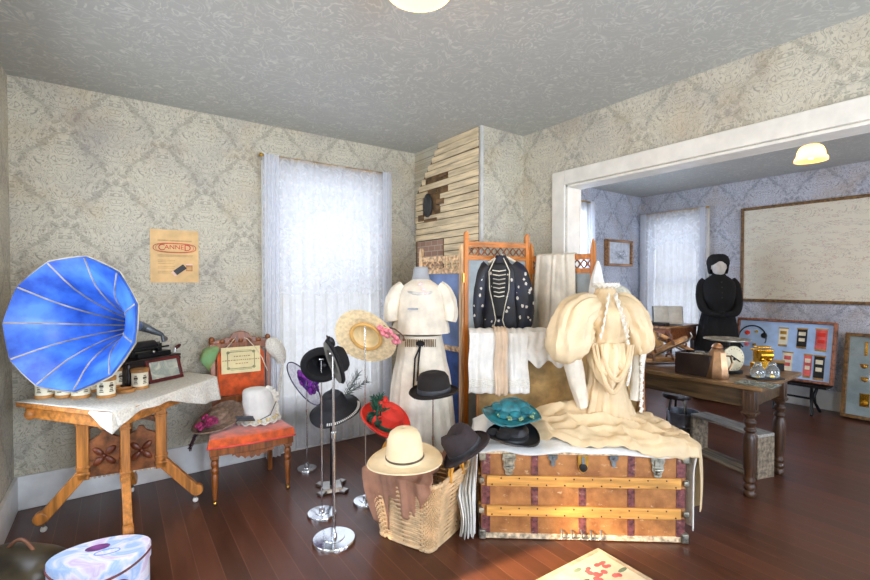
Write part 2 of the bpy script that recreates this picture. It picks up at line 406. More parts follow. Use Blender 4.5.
def eloft(sec, n=32, fold=0, amp=0, ph=0, X=None, mb=None, cap=True, nz=0, k=3):
    """sec: (cx, cy, cz, a, b[, amp multiplier]) elliptical sections stacked along z."""
    mb = mb or MB(); rs = []
    for e, q in enumerate(crom([tuple(q) + ((1,) if len(q) < 6 else ()) for q in sec], k)):
        cx, cy, cz, a, b = q[:5]; am = amp * q[5]; a, b = max(a, .002), max(b, .002)
        r = []
        for i in range(n):
            t = 2 * PI * i / n
            w = .9 * ns(math.cos(t) * 2, math.sin(t) * 2, cz * 5)
            m = 1 + am * (math.sin(fold * t + ph + 1.6 * w) + .5 * math.sin(round(fold * 1.6) * t + 1.3 * ph - 2 * w)) / 1.5
            if nz: m += nz * (ns(math.cos(t) * 3.2, math.sin(t) * 3.2, cz * 13) + .6 * ns(math.cos(t) * 7, math.sin(t) * 7, cz * 24 + 5))
            r.append(V((cx + a * m * math.cos(t), cy + b * m * math.sin(t), cz)))
        rs.append(r)
    return mb.rings(rs, X, cap)
def sleeve(pts, rad, n=14, fold=0, amp=0, flat=1.0, X=None, mb=None, nz=.05):
    sm = crom([tuple(p) + (r,) for p, r in zip(pts, rad)], 5)
    mb = mb or MB(); pts = [V(p[:3]) for p in sm]; rad = [max(p[3], .003) for p in sm]; k = len(pts); rs = []
    for i, p in enumerate(pts):
        d = (pts[min(i + 1, k - 1)] - pts[max(i - 1, 0)]).normalized()
        side = V((1, 0, 0)); side = (side - d * side.dot(d)).normalized(); q = d.cross(side)
        r = []
        for j in range(n):
            t = 2 * PI * j / n; c, e = math.cos(t), math.sin(t)
            w = ns(c * 2 + 7, e * 2, p.z * 7)
            m = 1 + amp * math.sin(fold * t + 2 * w) + nz * (ns(c * 3 + 3, e * 3, p.z * 14) + .5 * ns(c * 7, e * 7, p.z * 30))
            r.append(p + side * rad[i] * c * m + q * rad[i] * flat * e * m)
        rs.append(r)
    return mb.rings(rs, X)

# ------------------------------------------------------------------ room shell
H = 2.75; XL, YA, XB, XB2, XF, YR = -.55, 3.86, 2.967, 3.117, 6.592, -1.85
def wall(name, axis, face, back, a0, a1, holes, m):
    """Wall slab between face and back on one axis, from a0 to a1 on the other; holes (b0, b1, z0, z1) sorted."""
    mb = MB()
    def bx(p, q, z0, z1):
        if q - p < 1e-4 or z1 - z0 < 1e-4: return
        if axis == 'y': mb.span((p, face, z0), (q, back, z1))
        else: mb.span((face, p, z0), (back, q, z1))
    c = a0
    for b0, b1, z0, z1 in holes:
        bx(c, b0, 0, H); bx(b0, b1, 0, z0); bx(b0, b1, z1, H); c = b1
    bx(c, a1, 0, H)
    return struct(mb.obj(name, m))
W1 = (1.06, 2.04, .42, 2.36); W3 = (4.2, 5.22, .42, 2.40); W2 = (2.96, 3.72, .42, 2.36)
struct(MB().span((XL - .15, YR - .15, -.1), (XF + .15, YA + .15, 0)).obj('floor', 'floor'))
struct(MB().span((XL - .15, YR - .15, H), (XF + .15, YA + .15, H + .1)).obj('ceiling', 'ceiling'))
wall('wall_back', 'y', YA, YA + .15, XL - .15, XB2 - .02, [W1], 'paper_a')
wall('wall_far_back', 'y', YA, YA + .15, XB2 - .02, XF + .15, [W3], 'paper_far_a')
wall('wall_left', 'x', XL, XL - .15, YR, YA, [(.9, 1.95, .45, 2.25), (2.3, 3.2, .45, 2.25)], 'paper_b')
wall('wall_right', 'x', XB, XB2, YR, YA, [(-.75, 2.375, 0, 2.235)], 'paper_b')
wall('wall_far', 'x', XF, XF + .15, YR, YA, [W2], 'paper_far_b')
wall('wall_front', 'y', YR, YR - .15, XL - .15, XB2 - .02, [(-.15, .85, .5, 2.3), (1.55, 2.55, .5, 2.3)], 'paper_a')
wall('wall_far_front', 'y', YR, YR - .15, XB2 - .02, XF + .15, [(4.2, 5.4, .5, 2.3)], 'paper_far_a')
# chimney breast with a stripped lath face on its left side
CX, CY = 2.47, 2.84
ch = struct(MB().span((CX, CY, 0), (XB, YA, H)).obj('wall_chimney', ['paper_a']))
mb = MB(); random.seed(3)
def edge_y(z):   # the plaster was cut away on a slant above 2.2 m
    return YA - .03 if z < 2.32 else lerp(YA - .03, 3.42, (z - 2.32) / .43)
z = .9
while z < 2.71:
    h = min(.053, 2.747 - z); y0, y1 = CY + .03, edge_y(z + h / 2)
    segs = [(y0, y1)]
    if 2.40 < z < 2.46: segs = [(y0, 3.30), (3.66, y1)]
    elif 2.10 < z < 2.32: segs = [(y0, 3.42), (3.70, y1)] if z < 2.24 else [(y0, 3.3), (3.62, y1)]
    elif z < 1.86: segs = [(y0, 3.36)]
    for a, b in segs:
        if b - a < .05: continue
        b -= random.uniform(0, .02); dz = random.uniform(-.004, .004)
        mb.add([(CX - .012, a, z + dz), (CX, a, z + dz), (CX, b, z), (CX - .012, b, z), (CX - .012, a, z + h + dz), (CX, a, z + h + dz), (CX, b, z + h), (CX - .012, b, z + h)],
               [(0, 1, 2, 3), (7, 6, 5, 4), (0, 4, 5, 1), (1, 5, 6, 2), (2, 6, 7, 3), (3, 7, 4, 0)])
    z += .060
struct(mb.obj('lath_strips', 'lath', ch))
mb = MB(); mb.span((CX - .004, CY + .02, .9), (CX + .001, YA - .03, 2.32)); mb.add([(CX - .003, CY + .02, 2.32), (CX - .003, YA - .03, 2.32), (CX - .003, 3.42, 2.745), (CX - .003, CY + .02, 2.745)], [(0, 1, 2, 3)])
struct(mb.obj('lath_recess', mat('dark_gap', (96, 74, 48), .9, var=.4, scale=10), ch))
struct(MB().span((CX - .008, 3.37, 1.55), (CX - .001, YA - .06, 1.85)).obj('exposed_brick', 'brick', ch))
X = tr(CX - .014, 3.60, 2.19) @ rot(y=-PI / 2)
fl = MB().lathe([(.001, .0), (.09, .0), (.092, .012), (.075, .02), (.06, .012), (.001, .012)], 20, X, ex=1.25, ey=.8).obj('flue_cover', mat('flue_grey', (66, 66, 64), .6, .4), ch); struct(fl)
mb = MB(); mb.box((CX - .012, 3.40, 2.20), (.02, .11, .05)); mb.box((CX - .012, 3.50, 2.31), (.02, .1, .04)); mb.box((CX - .012, 3.72, 2.08), (.02, .09, .06)); mb.box((CX - .012, 3.56, 2.045), (.02, .2, .03)); mb.box((CX - .012, 3.36, 2.44), (.016, .12, .03))
struct(mb.obj('broken_block', 'dark_y', ch))
# white corner strips of the papered corners
struct(MB().span((CX - .004, CY - .004, 0), (CX + .02, CY + .02, H)).obj('trim_5', mat('corner_paper', (196, 196, 190), .7, var=.06)))
# cased opening to the far room
mb = MB(); mb.span((XB - .022, 2.375, 0), (XB, 2.50, 2.35)); mb.span((XB - .022, -.87, 2.235), (XB, 2.375, 2.35)); mb.span((XB - .022, -.87, 0), (XB, -.75, 2.235))
mb.span((XB, 2.355, 0), (XB2, 2.375, 2.235)); mb.span((XB, -.75, 2.215), (XB2, 2.375, 2.235)); mb.span((XB, -.75, 0), (XB2, -.73, 2.215))
mb.span((XB2, 2.355, 0), (XB2 + .02, 2.48, 2.34)); mb.span((XB2, -.87, 2.215), (XB2 + .02, 2.375, 2.34)); mb.span((XB2, -.87, 0), (XB2 + .02, -.73, 2.215))
struct(mb.obj('trim_1', 'white_paint', bevel=.004))
def bb(name, parts):
    mb = MB()
    for a, b in parts: mb.span(a, b)
    struct(mb.obj(name, 'base_paint', bevel=.004))
bb('baseboard_back', [((XL, YA - .02, 0), (CX, YA, .217)), ((CX, CY - .02, 0), (XB, CY, .217))])
bb('baseboard_left', [((XL, YR, 0), (XL + .02, YA - .02, .217))])
bb('baseboard_right', [((XB - .02, 2.50, 0), (XB, CY - .02, .217)), ((XB - .02, YR, 0), (XB, -.87, .217))])
bb('baseboard_far', [((XF - .02, YR, 0), (XF, YA, .217)), ((XB2 + .02, YA - .02, 0), (XF - .02, YA, .217))])
# windows: casing, double-hung sashes, panes
def window(name, axis, face, sgn, h):
    b0, b1, z0, z1 = h; w = .09
    def sp(mb, p, q, d0, d1, za, zb):
        if axis == 'y': mb.span((p, face + sgn * d0, za), (q, face + sgn * d1, zb))
        else: mb.span((face + sgn * d0, p, za), (face + sgn * d1, q, zb))
    mb = MB()
    for p, q, za, zb in ((b0 - w, b0, z0 - w, z1 + w), (b1, b1 + w, z0 - w, z1 + w), (b0, b1, z1, z1 + w), (b0, b1, z0 - w, z0)): sp(mb, p, q, -.02, 0, za, zb)
    root = struct(mb.obj(name, 'white_paint', bevel=.003))
    zm = (z0 + z1) / 2 + .08
    for nm, d, za, zb in (('upper_sash', .08, zm - .03, z1), ('lower_sash', .045, z0, zm + .03)):
        mb = MB(); f = .045
        for p, q, a, b in ((b0, b0 + f, za, zb), (b1 - f, b1, za, zb), (b0 + f, b1 - f, za, za + f), (b0 + f, b1 - f, zb - f, zb)): sp(mb, p, q, d, d + .03, a, b)
        struct(mb.obj(nm, 'white_paint', root))
        mb = MB(); sp(mb, b0 + f, b1 - f, d + .013, d + .017, za + f, zb - f); struct(mb.obj('pane', 'pane', root))
    return root
window('window_1', 'y', YA, 1, W1); window('window_3', 'y', YA, 1, W3); window('window_2', 'x', XF, 1, W2)
window('added_window_8', 'x', XL, -1, (.9, 1.95, .45, 2.25)); window('added_window_9', 'x', XL, -1, (2.3, 3.2, .45, 2.25))  # both unseen windows are added to brighten the left of the room
window('window_5', 'y', YR, -1, (-.15, .85, .5, 2.3)); window('window_6', 'y', YR, -1, (1.55, 2.55, .5, 2.3)); window('added_window_7', 'y', YR, -1, (4.2, 5.4, .5, 2.3))  # the last one is unseen, added to brighten the far room

# ------------------------------------------------------------------ curtains
def curtain(label, A, B, nrm, z0, z1, arch=True, mid=None):
    A, B, nrm = V(A), V(B), V(nrm); L = (B - A).length
    t = thing('lace_curtain', label, 'curtain', ((A + B) / 2).to_tuple())
    o0 = (A + B) / 2
    def P(s, z, off): return A + (B - A) * s - o0 + nrm * off + ZV * z
    def fold(s, z, k, a): return a * (math.sin(s * L * k + .8 * math.sin(z * 1.3)) + .5 * math.sin(s * L * k * 1.9 + 2 + .5 * z))
    MB().grid(lambda s, q: P(s, lerp(z1, z0, q), fold(s, q * 3, 62, .008 + .008 * q)), 130, 24).obj('curtain_panel', 'curtain', t)
    if mid: MB().grid(lambda s, q: P(s, lerp(z1 - .02, mid + .035 * abs(math.sin(s * 5 * PI)), q), .025 + fold(s, 1 + q * 2, 48, .007)), 110, 20).obj('curtain_tier', 'valance', t)
    if arch:
        def zb(s):
            c = min(1, max(0, (s - .08) / .84)); e = abs(c - .5) * 2
            return lerp(z1 - .40, z1 - .62, e ** 1.6) - .03 * abs(math.sin(s * 7 * PI)) - (.9 * max(0, e - .93) / .07)
        MB().grid(lambda s, q: P(s, lerp(z1 + .005, zb(s), q), .05 + fold(s, q, 40, .006)), 110, 14).obj('curtain_valance', 'valance', t)
    for s0, s1 in ((0, .10), (.92, 1.0)):
        MB().grid(lambda s, q: P(lerp(s0, s1, s), lerp(z1 + .012, z0, q), .07 + .012 * math.sin(s * 22)), 24, 20).obj('gathered_edge', 'curtain_side', t)
    mb = MB(); mb.tube([P(-.01, z1 + .005, .03), P(1.01, z1 + .005, .03)], .009, 8)
    for s in (-.012, 1.012): mb.ball(P(s, z1 + .005, .03), .017, 8)
    for s in (.02, .98): mb.tube([P(s, z1 + .005, .03), P(s, z1 + .005, -.035)], .006, 6)
    mb.obj('curtain_rod', 'brass', t)
    return t
curtain('floor-length white lace curtain beside the orange velvet chair', (.965, YA - .06, 0), (2.125, YA - .06, 0), (0, -1, 0), .03, 2.47, True, 1.33)
curtain('white lace curtain on the far wall between the small framed drawing and the black-clad mannequin', (XF - .055, 3.79, 0), (XF - .055, 2.87, 0), (-1, 0, 0), .4, 2.455, True, None)
curtain('white curtain partly hidden by the white door casing in the far room', (4.1, YA - .06, 0), (5.26, YA - .06, 0), (0, -1, 0), .3, 2.52, False, None)

# ------------------------------------------------------------------ ceiling lamps
def lamp(label, p, gm='lampglass', k=1):
    t = thing('ceiling_lamp', label, 'lamp', p, 0, 'opal ceiling lamps')
    b = H - p[2]
    MB().lathe([(.001, b), (.06, b), (.06, b - .015), (.035, b - .03), (.03, .075), (.05, .07), (.05, .05), (.001, .05)], 24).obj('fitter', 'brass', t)
    pr = [(.04, .07), (.06, .066), (.08, .05), (.094, .018), (.098, -.018), (.112, -.034), (.114, -.056), (.109, -.056), (.106, -.036), (.092, -.016), (.088, .016), (.074, .044), (.056, .06), (.04, .063)]
    MB().lathe([(r * k, z) for r, z in pr], 32, cap=False).obj('lamp_shade', gm, t)
    MB().ball((0, 0, -.005), (.03, .03, .038), 12).obj('bulb', 'lampbulb', t)
    return t
L1 = at_z(419, -23, 2.53); L2 = at_z(811, 154, 2.49)
lamp('lit opal glass ceiling lamp at the top edge, nearest the camera', L1)
lamp('lit opal glass ceiling lamp in the far room, above the framed map', L2, 'lampamber', .96)

# ------------------------------------------------------------------ parlor table (left)
TZ = .775
tp = thing('parlor_table', 'carved oak parlor table with splayed legs in the left corner, under the blue horn', 'table', (.02, 3.38, 0))
poly = [(-.50, .06), (-.46, .02), (-.09, -.47), (-.05, -.50), (0, -.48), (.49, .10), (.54, .16), (.53, .22), (.40, .45), (-.15, .45), (-.22, .40)]
MB().prism(poly, .028, tr(0, 0, TZ - .028)).obj('table_top', 'oak_x', tp, bevel=.006)
ins = [(x * .9 + .0, y * .9 - .0) for x, y in poly]
mb = MB(); n = len(ins)
for i in range(n):
    a, b = ins[i], ins[(i + 1) % n]
    mb.beam((a[0], a[1], TZ - .06), (b[0], b[1], TZ - .06), .022, .066)
for i in (1, 2): mb.ball((ins[i][0] * 1.04, ins[i][1] * 1.04, TZ - .07), (.03, .03, .032), 10)
mb.obj('apron', 'oak_x', tp, bevel=.003)
DIR = {k: V((math.cos(math.radians(a)), math.sin(math.radians(a)), 0)) for k, a in (('L', 172), ('F', 272), ('R', -8), ('B', 82))}
for k, d in DIR.items():
    s = V((-d.y, d.x, 0))
    mb = MB(); mb.beam(d * .2 + ZV * .27, d * .2 + ZV * (TZ - .06), .045, .06, s)
    for zz in (.60, .34, .30): mb.beam(d * .2 + ZV * zz, d * .2 + ZV * (zz + .016), .055, .07, s)
    reach = .37 if k == 'B' else .40
    mb.beam(d * .195 + ZV * .32, d * reach + ZV * .075, .045, .062, s)
    mb.beam(d * .215 + ZV * (TZ - .12), d * .30 + ZV * (TZ - .045), .03, .035, s)
    X = tr(*(d * reach + ZV * .085)) @ Matrix(((s.x, d.x, 0, 0), (s.y, d.y, 0, 0), (0, 0, 1, 0), (0, 0, 0, 1))) @ rot(y=PI / 2)
    mb.lathe([(.001, -.026), (.034, -.026), (.038, -.015), (.038, .015), (.034, .026), (.001, .026)], 16, X)
    leg = mb.obj('leg', 'oak', tp, bevel=.004)
    mb = MB(); q = d * (reach - .01)
    mb.tube([q + ZV * .06, q + ZV * .03], .008, 8)
    X = tr(*(q + ZV * .017)) @ Matrix(((s.x, d.x, 0, 0), (s.y, d.y, 0, 0), (0, 0, 1, 0), (0, 0, 0, 1))) @ rot(y=PI / 2)
    mb.use(1).lathe([(.001, -.009), (.013, -.009), (.017, -.004), (.017, .004), (.013, .009), (.001, .009)], 14, X)
    mb.obj('caster', ['steel', 'white_paint'], leg)
    # carved panel between the post and the centre
    mb = MB()
    def pf(r, z, o=0): return d * r + ZV * z + s * o
    N = 14
    top = [.50 + .035 * math.sin(PI * i / N) ** 2 + (.02 if N // 2 - 1 <= i <= N // 2 + 1 else 0) for i in range(N + 1)]
    for sg in (-1, 1): pass
    vs = []; fs = []
    for i in range(N + 1):
        r = lerp(.0, .185, i / N)
        for zz in (.28, top[i]):
            for o in (-.012, .012): vs.append(pf(r, zz, o))
    for i in range(N):
        a = 4 * i; b = a + 4
        fs += [(a, a + 2, b + 2, b), (a + 1, b + 1, b + 3, a + 3), (a + 2, a + 3, b + 3, b + 2), (a, b, b + 1, a + 1)]
    mb.add(vs, fs)
    arch = [pf(lerp(.0, .18, i / 10), .58 + .03 * math.sin(PI * i / 10), 0) for i in range(11)]
    for a, b in zip(arch, arch[1:]): mb.beam(a, b, .028, .03, s)
    pan = mb.obj('carved_panel', 'carved', tp, bevel=.002)
    mb = MB()
    for sg in (-1, 1):
        for i in range(4):
            a = PI / 4 + i * PI / 2
            R = Matrix(((d.x, s.x, 0, 0), (d.y, s.y, 0, 0), (0, 0, 1, 0), (0, 0, 0, 1)))
            mb.ball((0, 0, 0), (.036, .012, .019), 10, tr(*pf(.095 + .042 * math.cos(a), .40 + .042 * math.sin(a), sg * .014)) @ R @ rot(y=-a))
        mb.ball(pf(.095, .40, sg * .016), .014, 8)
    mb.obj('carved_flower', mat('carved_flower_%s' % k, (112, 58, 34), .35), pan)
    mb = MB()
    for i in range(7): mb.ball(pf(.03 + .023 * i, .272, 0), .008, 6)
    mb.obj('bead_row', 'string', pan)
# tablecloth
def cloth_pt(a, b):
    return V((a, b, 0))
F, Rr, Lc = V((-.05, -.505, 0)), V((.545, .165, 0)), V((-.505, .065, 0))
def hang(t): return interp([(0, .075), (.08, .05), (.2, .035), (.45, .045), (.62, .10), (.8, .15), (1, .165)], t)
nrm_out = V((.75, -.66, 0))
def tcl(s, q):
    # s along F -> R, q from the back of the top (0) over the edge (.7) and down (1)
    e = F.lerp(Rr, s); k = Lc.lerp(V((.41, .44, 0)), s)
    if q <= .7:
        p = k.lerp(e + nrm_out * .012, q / .7); return p + ZV * (TZ + .004 + .003 * ns(p.x * 9, p.y * 9))
    t = (q - .7) / .3; h = hang(s)
    return e + nrm_out * (.014 + .02 * t * (1 + .6 * math.sin(s * 26))) + ZV * (TZ + .002 - h * t)
tcx = tag(MB().grid(tcl, 60, 34).obj('tablecloth', 'lace', solid=.004), 'ivory lace-edged cloth draped over the carved oak parlor table', 'tablecloth')
tcx.location = (.02, 3.38, 0)
dL, dR = (Lc - F).normalized(), (Rr - F).normalized(); oL = V((-.80, -.60, 0))
def corner(s, q):
    k = (s - .5) * 2; e = F + (dR if k > 0 else dL) * abs(k) * .13
    o = (nrm_out if k > 0 else oL).lerp((nrm_out + oL).normalized(), max(0, 1 - abs(k) * 3))
    return e + o * (.018 + .008 * q) + ZV * (TZ + .005 - q * .10 * (1 - abs(k)) ** 1.2 - .012 * q)
MB().grid(corner, 24, 10).obj('hanging_corner', 'lace', tcx, solid=.004)

# ------------------------------------------------------------------ phonograph
bx, by, brz = .145, 3.65, math.radians(35)
ph = thing('horn_phonograph', 'antique cylinder phonograph with a big blue panelled horn on the lace-covered table', 'phonograph', (bx, by, TZ + .008), brz)
INV = (Matrix.Translation((bx, by, TZ + .008)) @ Matrix.Rotation(brz, 4, 'Z')).inverted()
mb = MB(); mb.box((0, 0, .075), (.37, .19, .15)); mb.box((0, 0, .008), (.40, .2, .016)); mb.box((0, 0, .155), (.40, .205, .016))
for x in (-.18, .18): mb.lathe([(.012, .016), (.017, .03), (.012, .05), (.016, .08), (.012, .11), (.017, .135), (.012, .147)], 10, tr(x, -.097, 0))
mb.obj('cabinet', 'ebony', ph, bevel=.004)
mb = MB(); mb.box((.03, 0, .178), (.24, .13, .03)); X = tr(.0, 0, .235) @ rot(y=PI / 2)
mb.use(1).lathe([(.001, -.09), (.034, -.09), (.034, .07), (.001, .07)], 18, X); mb.use(0).box((-.1, 0, .21), (.02, .07, .07)); mb.box((.09, 0, .21), (.03, .07, .07))
mb.tube([(-.13, -.045, .22), (.15, -.045, .22)], .007, 8); mb.tube([(-.13, .045, .24), (.15, .045, .24)], .007, 8)
mb.use(2).lathe([(.001, 0), (.02, 0), (.02, .018), (.001, .018)], 14, tr(.13, -.02, .27) @ rot(x=PI / 2)); mb.ball((.02, -.06, .196), .012, 8)
mb.obj('mechanism', ['iron', 'black_satin', 'steel'], ph, bevel=.002)
mb = MB(); mb.tube([(.18, 0, .12), (.21, 0, .12), (.235, 0, .15), (.24, 0, .19)], .006, 8); mb.use(1).lathe([(.007, 0), (.012, .01), (.012, .04), (.006, .05)], 10, tr(.24, 0, .185) @ rot(y=PI / 3))
mb.obj('crank', ['steel', 'mahogany'], ph)
# horn
Mc = V((-.205, 3.13, 1.232)); ax = V((-.57, -.80, .12)).normalized(); Tt = Mc - ax * .54
sx_ = ZV.cross(ax).normalized(); sy_ = ax.cross(sx_)
prof = [(.372, .0), (.362, .014), (.322, -.02), (.272, -.06), (.222, -.11), (.18, -.17), (.143, -.235), (.108, -.31), (.078, -.39), (.052, -.47), (.034, -.54)]
NP = 11; SUBD = 4
def hring(r, d, grow=1.0):
    out = []
    for i in range(NP):
        for j in range(SUBD):
            a0 = 2 * PI * (i + .5) / NP; a1 = 2 * PI * (i + 1.5) / NP; t = j / SUBD
            p = V((math.cos(a0), math.sin(a0), 0)).lerp(V((math.cos(a1), math.sin(a1), 0)), t) * r
            bul = 1 + .012 * math.sin(PI * t)
            out.append(INV @ (Mc + ax * d + (sx_ * p.x + sy_ * p.y) * bul * grow))
    return out
mb = MB(); mb.rings([hring(r, d) for r, d in prof[::-1]], cap=False)
hn = mb.obj('horn', 'enamel', ph, solid=.003, ang=24)
mb = MB()
for i in range(NP):
    a = 2 * PI * (i + .5) / NP
    mb.tube([INV @ (Mc + ax * d + (sx_ * math.cos(a) + sy_ * math.sin(a)) * (r - .003)) for r, d in prof[1:]], .0048, 6)
mb.obj('seam_rib', 'rib', hn)
ring = hring(.372, 0)
mb = MB(); mb.tube(ring, .005, 6, close=True); mb.obj('rim', 'rib', hn)
R0 = INV @ V((.25, 3.64, 1.09))
mb = MB(); mb.tube([INV @ Tt, INV @ (Tt - ax * .07 + V((.0, 0, -.01))), R0.lerp(INV @ Tt, .3), R0], [.034, .03, .02, .013], 14)
mb.tube([R0, R0 + V((.01, 0, -.05))], .011, 10)
mb.obj('horn_elbow', 'greycone', ph)

# framed print leaning on the cabinet
fp = thing('framed_print', 'small mahogany-framed print leaning against the phonograph cabinet', 'picture frame', (.27, 3.565, TZ + .008), math.radians(33))
X = rot(x=math.radians(-17))
mb = MB()
for c, d in (((0, 0, .011), (.25, .016, .022)), ((0, 0, .149), (.25, .016, .022)), ((-.114, 0, .08), (.022, .016, .118)), ((.114, 0, .08), (.022, .016, .118))): mb.box(c, d, X)
mb.obj('frame', 'mahogany', fp, bevel=.003)
MB().box((0, .003, .08), (.206, .006, .116), X).obj('print', swirl_mat('print_art', [(206, 206, 186), (150, 158, 146), (216, 214, 196)], 14, 1), fp)

# record canisters
def canister(u, v, label, h=.118, r=.047, lid=True, rz=0):
    p = at_z(u, v, TZ + .008)
    t = thing('record_canister', label, 'canister', p, rz, 'cylinder record canisters')
    MB().lathe([(.001, 0), (r * .97, 0), (r * .97, h - .004), (.001, h - .004)], 26).obj('tube', 'cream_label', t)
    MB().lathe([(r * .9, .0), (r + .002, 0), (r + .002, .016), (r * .9, .018)], 26, cap=True).obj('base_band', 'kraft', t)
    MB().lathe([(r * .5, h - .022), (r + .002, h - .022), (r + .003, h - .002), (r, h), (.001, h)], 26).obj('lid', 'kraft', t)
    mb = MB()
    for k in range(6):
        for a0 in (-2.1, -1.0, .4):
            w = .5 - .09 * (k % 3)
            q = [((r * .97 + .0008) * math.cos(a0 + w * (j / 4 - .5) - rz * 0), (r * .97 + .0008) * math.sin(a0 + w * (j / 4 - .5))) for j in range(5)]
            z0 = .034 + .0095 * k; hh = .005 if k != 3 else .012
            mb.add([(x, y, zz) for x, y in q for zz in (z0, z0 + hh)], [(2 * j, 2 * j + 2, 2 * j + 3, 2 * j + 1) for j in range(4)])
    mb.obj('label_print', 'print', t, solid=.0008)
    return t
canister(45, 397, 'cream record canister nearest the left wall under the blue horn')
canister(65, 396.5, 'shorter cream record canister second from the left wall, under the horn', .1)
canister(81, 397, 'cream record canister third from the left wall, under the lip of the horn')
canister(93, 391, 'half-hidden cream record canister behind the front row, under the horn', .11)
canister(106.5, 396.5, 'cream record canister in front of the loose brown lid')
canister(116, 386.5, 'cream record canister standing behind the loose brown lid', .125)
canister(140, 388, 'cream record canister with brown lid directly in front of the mahogany-framed print', .125)
p = at_z(126, 391.5, TZ + .008)
tag(MB().lathe([(.001, 0), (.05, 0), (.051, .018), (.047, .02), (.044, .006), (.001, .006)], 26, tr(*p)).obj('canister_lid', 'kraft'), 'loose round brown canister lid lying on the tablecloth', 'lid')

# ------------------------------------------------------------------ wall sign
sg = thing('wall_sign', 'tan paper sign reading CANNED in red, pinned to the damask wall above the phonograph', 'sign', (.352, YA - .004, 1.645))
MB().box((0, 0, 0), (.313, .006, .39)).obj('paper', 'sign_tan', sg)
def text_mesh(txt, size, m, parent, X, name, extr=.001, sx=1):
    c = bpy.data.curves.new(name, 'FONT'); c.body = txt; c.size = size; c.align_x = 'CENTER'; c.align_y = 'CENTER'; c.extrude = extr
    o = bpy.data.objects.new('tmp', c); COL.objects.link(o)
    bpy.context.view_layer.update()
    me = bpy.data.meshes.new_from_object(o.evaluated_get(bpy.context.evaluated_depsgraph_get()))
    bpy.data.objects.remove(o); bpy.data.curves.remove(c)
    me.transform(X @ Matrix.Diagonal((sx, 1, 1, 1))); me.materials.clear(); me.materials.append(M[m])
    o = bpy.data.objects.new(name, me); COL.objects.link(o); o.parent = parent
    return o
FX = tr(0, -.0045, 0) @ rot(x=PI / 2)
def oval(a, b, n=40, sq=2.6):
    return [(a * math.copysign(abs(math.cos(t)) ** (2 / sq), math.cos(t)), b * math.copysign(abs(math.sin(t)) ** (2 / sq), math.sin(t))) for t in [2 * PI * i / n for i in range(n)]]
mb = MB(); mb.tube([(x, -.004, z + .062) for x, z in oval(.138, .035)], .0022, 5, close=True); mb.tube([(x, -.004, z + .062) for x, z in oval(.122, .030, sq=3)], .0014, 5, close=True)
mb.obj('red_oval', 'red_ink', sg)
text_mesh('C', .064, 'red_ink', sg, FX @ tr(-.086, .062, 0), 'lettering')
text_mesh('ANNE', .044, 'red_ink', sg, FX @ tr(-.005, .066, 0), 'lettering', sx=1.05)
text_mesh('D', .064, 'red_ink', sg, FX @ tr(.082, .062, 0), 'lettering')
mb = MB()
for i, (x0, x1, z) in enumerate([(-.11, .11, .118), (-.11, .11, .112), (-.11, .12, .008), (-.11, .115, -.001), (-.11, .0, -.03), (-.11, -.0, -.042), (-.11, -.01, -.054), (-.11, .0, -.076), (-.11, -.005, -.088), (-.11, -.01, -.112), (-.11, -.03, -.124)]):
    mb.box(((x0 + x1) / 2, -.0035, z), (x1 - x0, .001, .004))
mb.obj('text_lines', 'tanprint', sg)
mb = MB(); X = tr(.03, -.006, -.10) @ rot(y=math.radians(52)); mb.box((0, 0, 0), (.04, .004, .085), X); mb.use(1).box((0, -.001, -.047), (.04, .004, .016), X)
mb.use(2).box((.092, -.006, -.085), (.044, .004, .05)); mb.use(1).box((.092, -.007, -.06), (.046, .004, .01)); mb.use(3).box((.092, -.0085, -.09), (.03, .001, .02))
mb.obj('printed_picture', ['black', 'pink_ink', 'kraft', 'tanprint'], sg)

# ------------------------------------------------------------------ orange velvet chair
cr = math.radians(-4)
chx = thing('side_chair', 'carved walnut side chair upholstered in orange velvet, by the lace curtain', 'chair', (.75, 3.40, 0), cr)
def cpoly(w0, w1, d0, d1, bow=.02, n=8):
    return [(lerp(-w0, w0, i / n), d0 - bow * math.sin(PI * i / n)) for i in range(n + 1)] + [(w1, d1), (-w1, d1)]
seatz = .43
mb = MB(); rs = []
for z, k in ((seatz - .05, .97), (seatz - .04, 1.0), (seatz - .012, 1.0), (seatz + .008, .965), (seatz + .018, .85), (seatz + .022, .6), (seatz + .024, .2)):
    rs.append([V((x * k, (y - 0) * k, z)) for x, y in cpoly(.272, .21, -.25, .19)])
mb.rings(rs); mb.obj('seat', 'velvet', chx)
MB().tube([(x, y, seatz - .045) for x, y in cpoly(.274, .212, -.253, .192)], .006, 6, close=True).obj('seat_piping', 'piping', chx)
mb = MB(); mb.prism(cpoly(.265, .205, -.245, .185), .05, tr(0, 0, seatz - .10))
mb.obj('seat_frame', 'chair_wood', chx, bevel=.004)
mb = MB(); pol = [(-.13, .0), (.13, 0)] + [(.13 - .26 * i / 20, -.02 - .03 * math.sin(PI * i / 20) - .009 * math.sin(i * 1.9)) for i in range(21)]
mb.prism(pol, .014, tr(0, -.247, seatz - .092) @ rot(x=PI / 2) @ tr(0, 0, -.007)); mb.obj('carved_apron', 'chair_wood', chx)
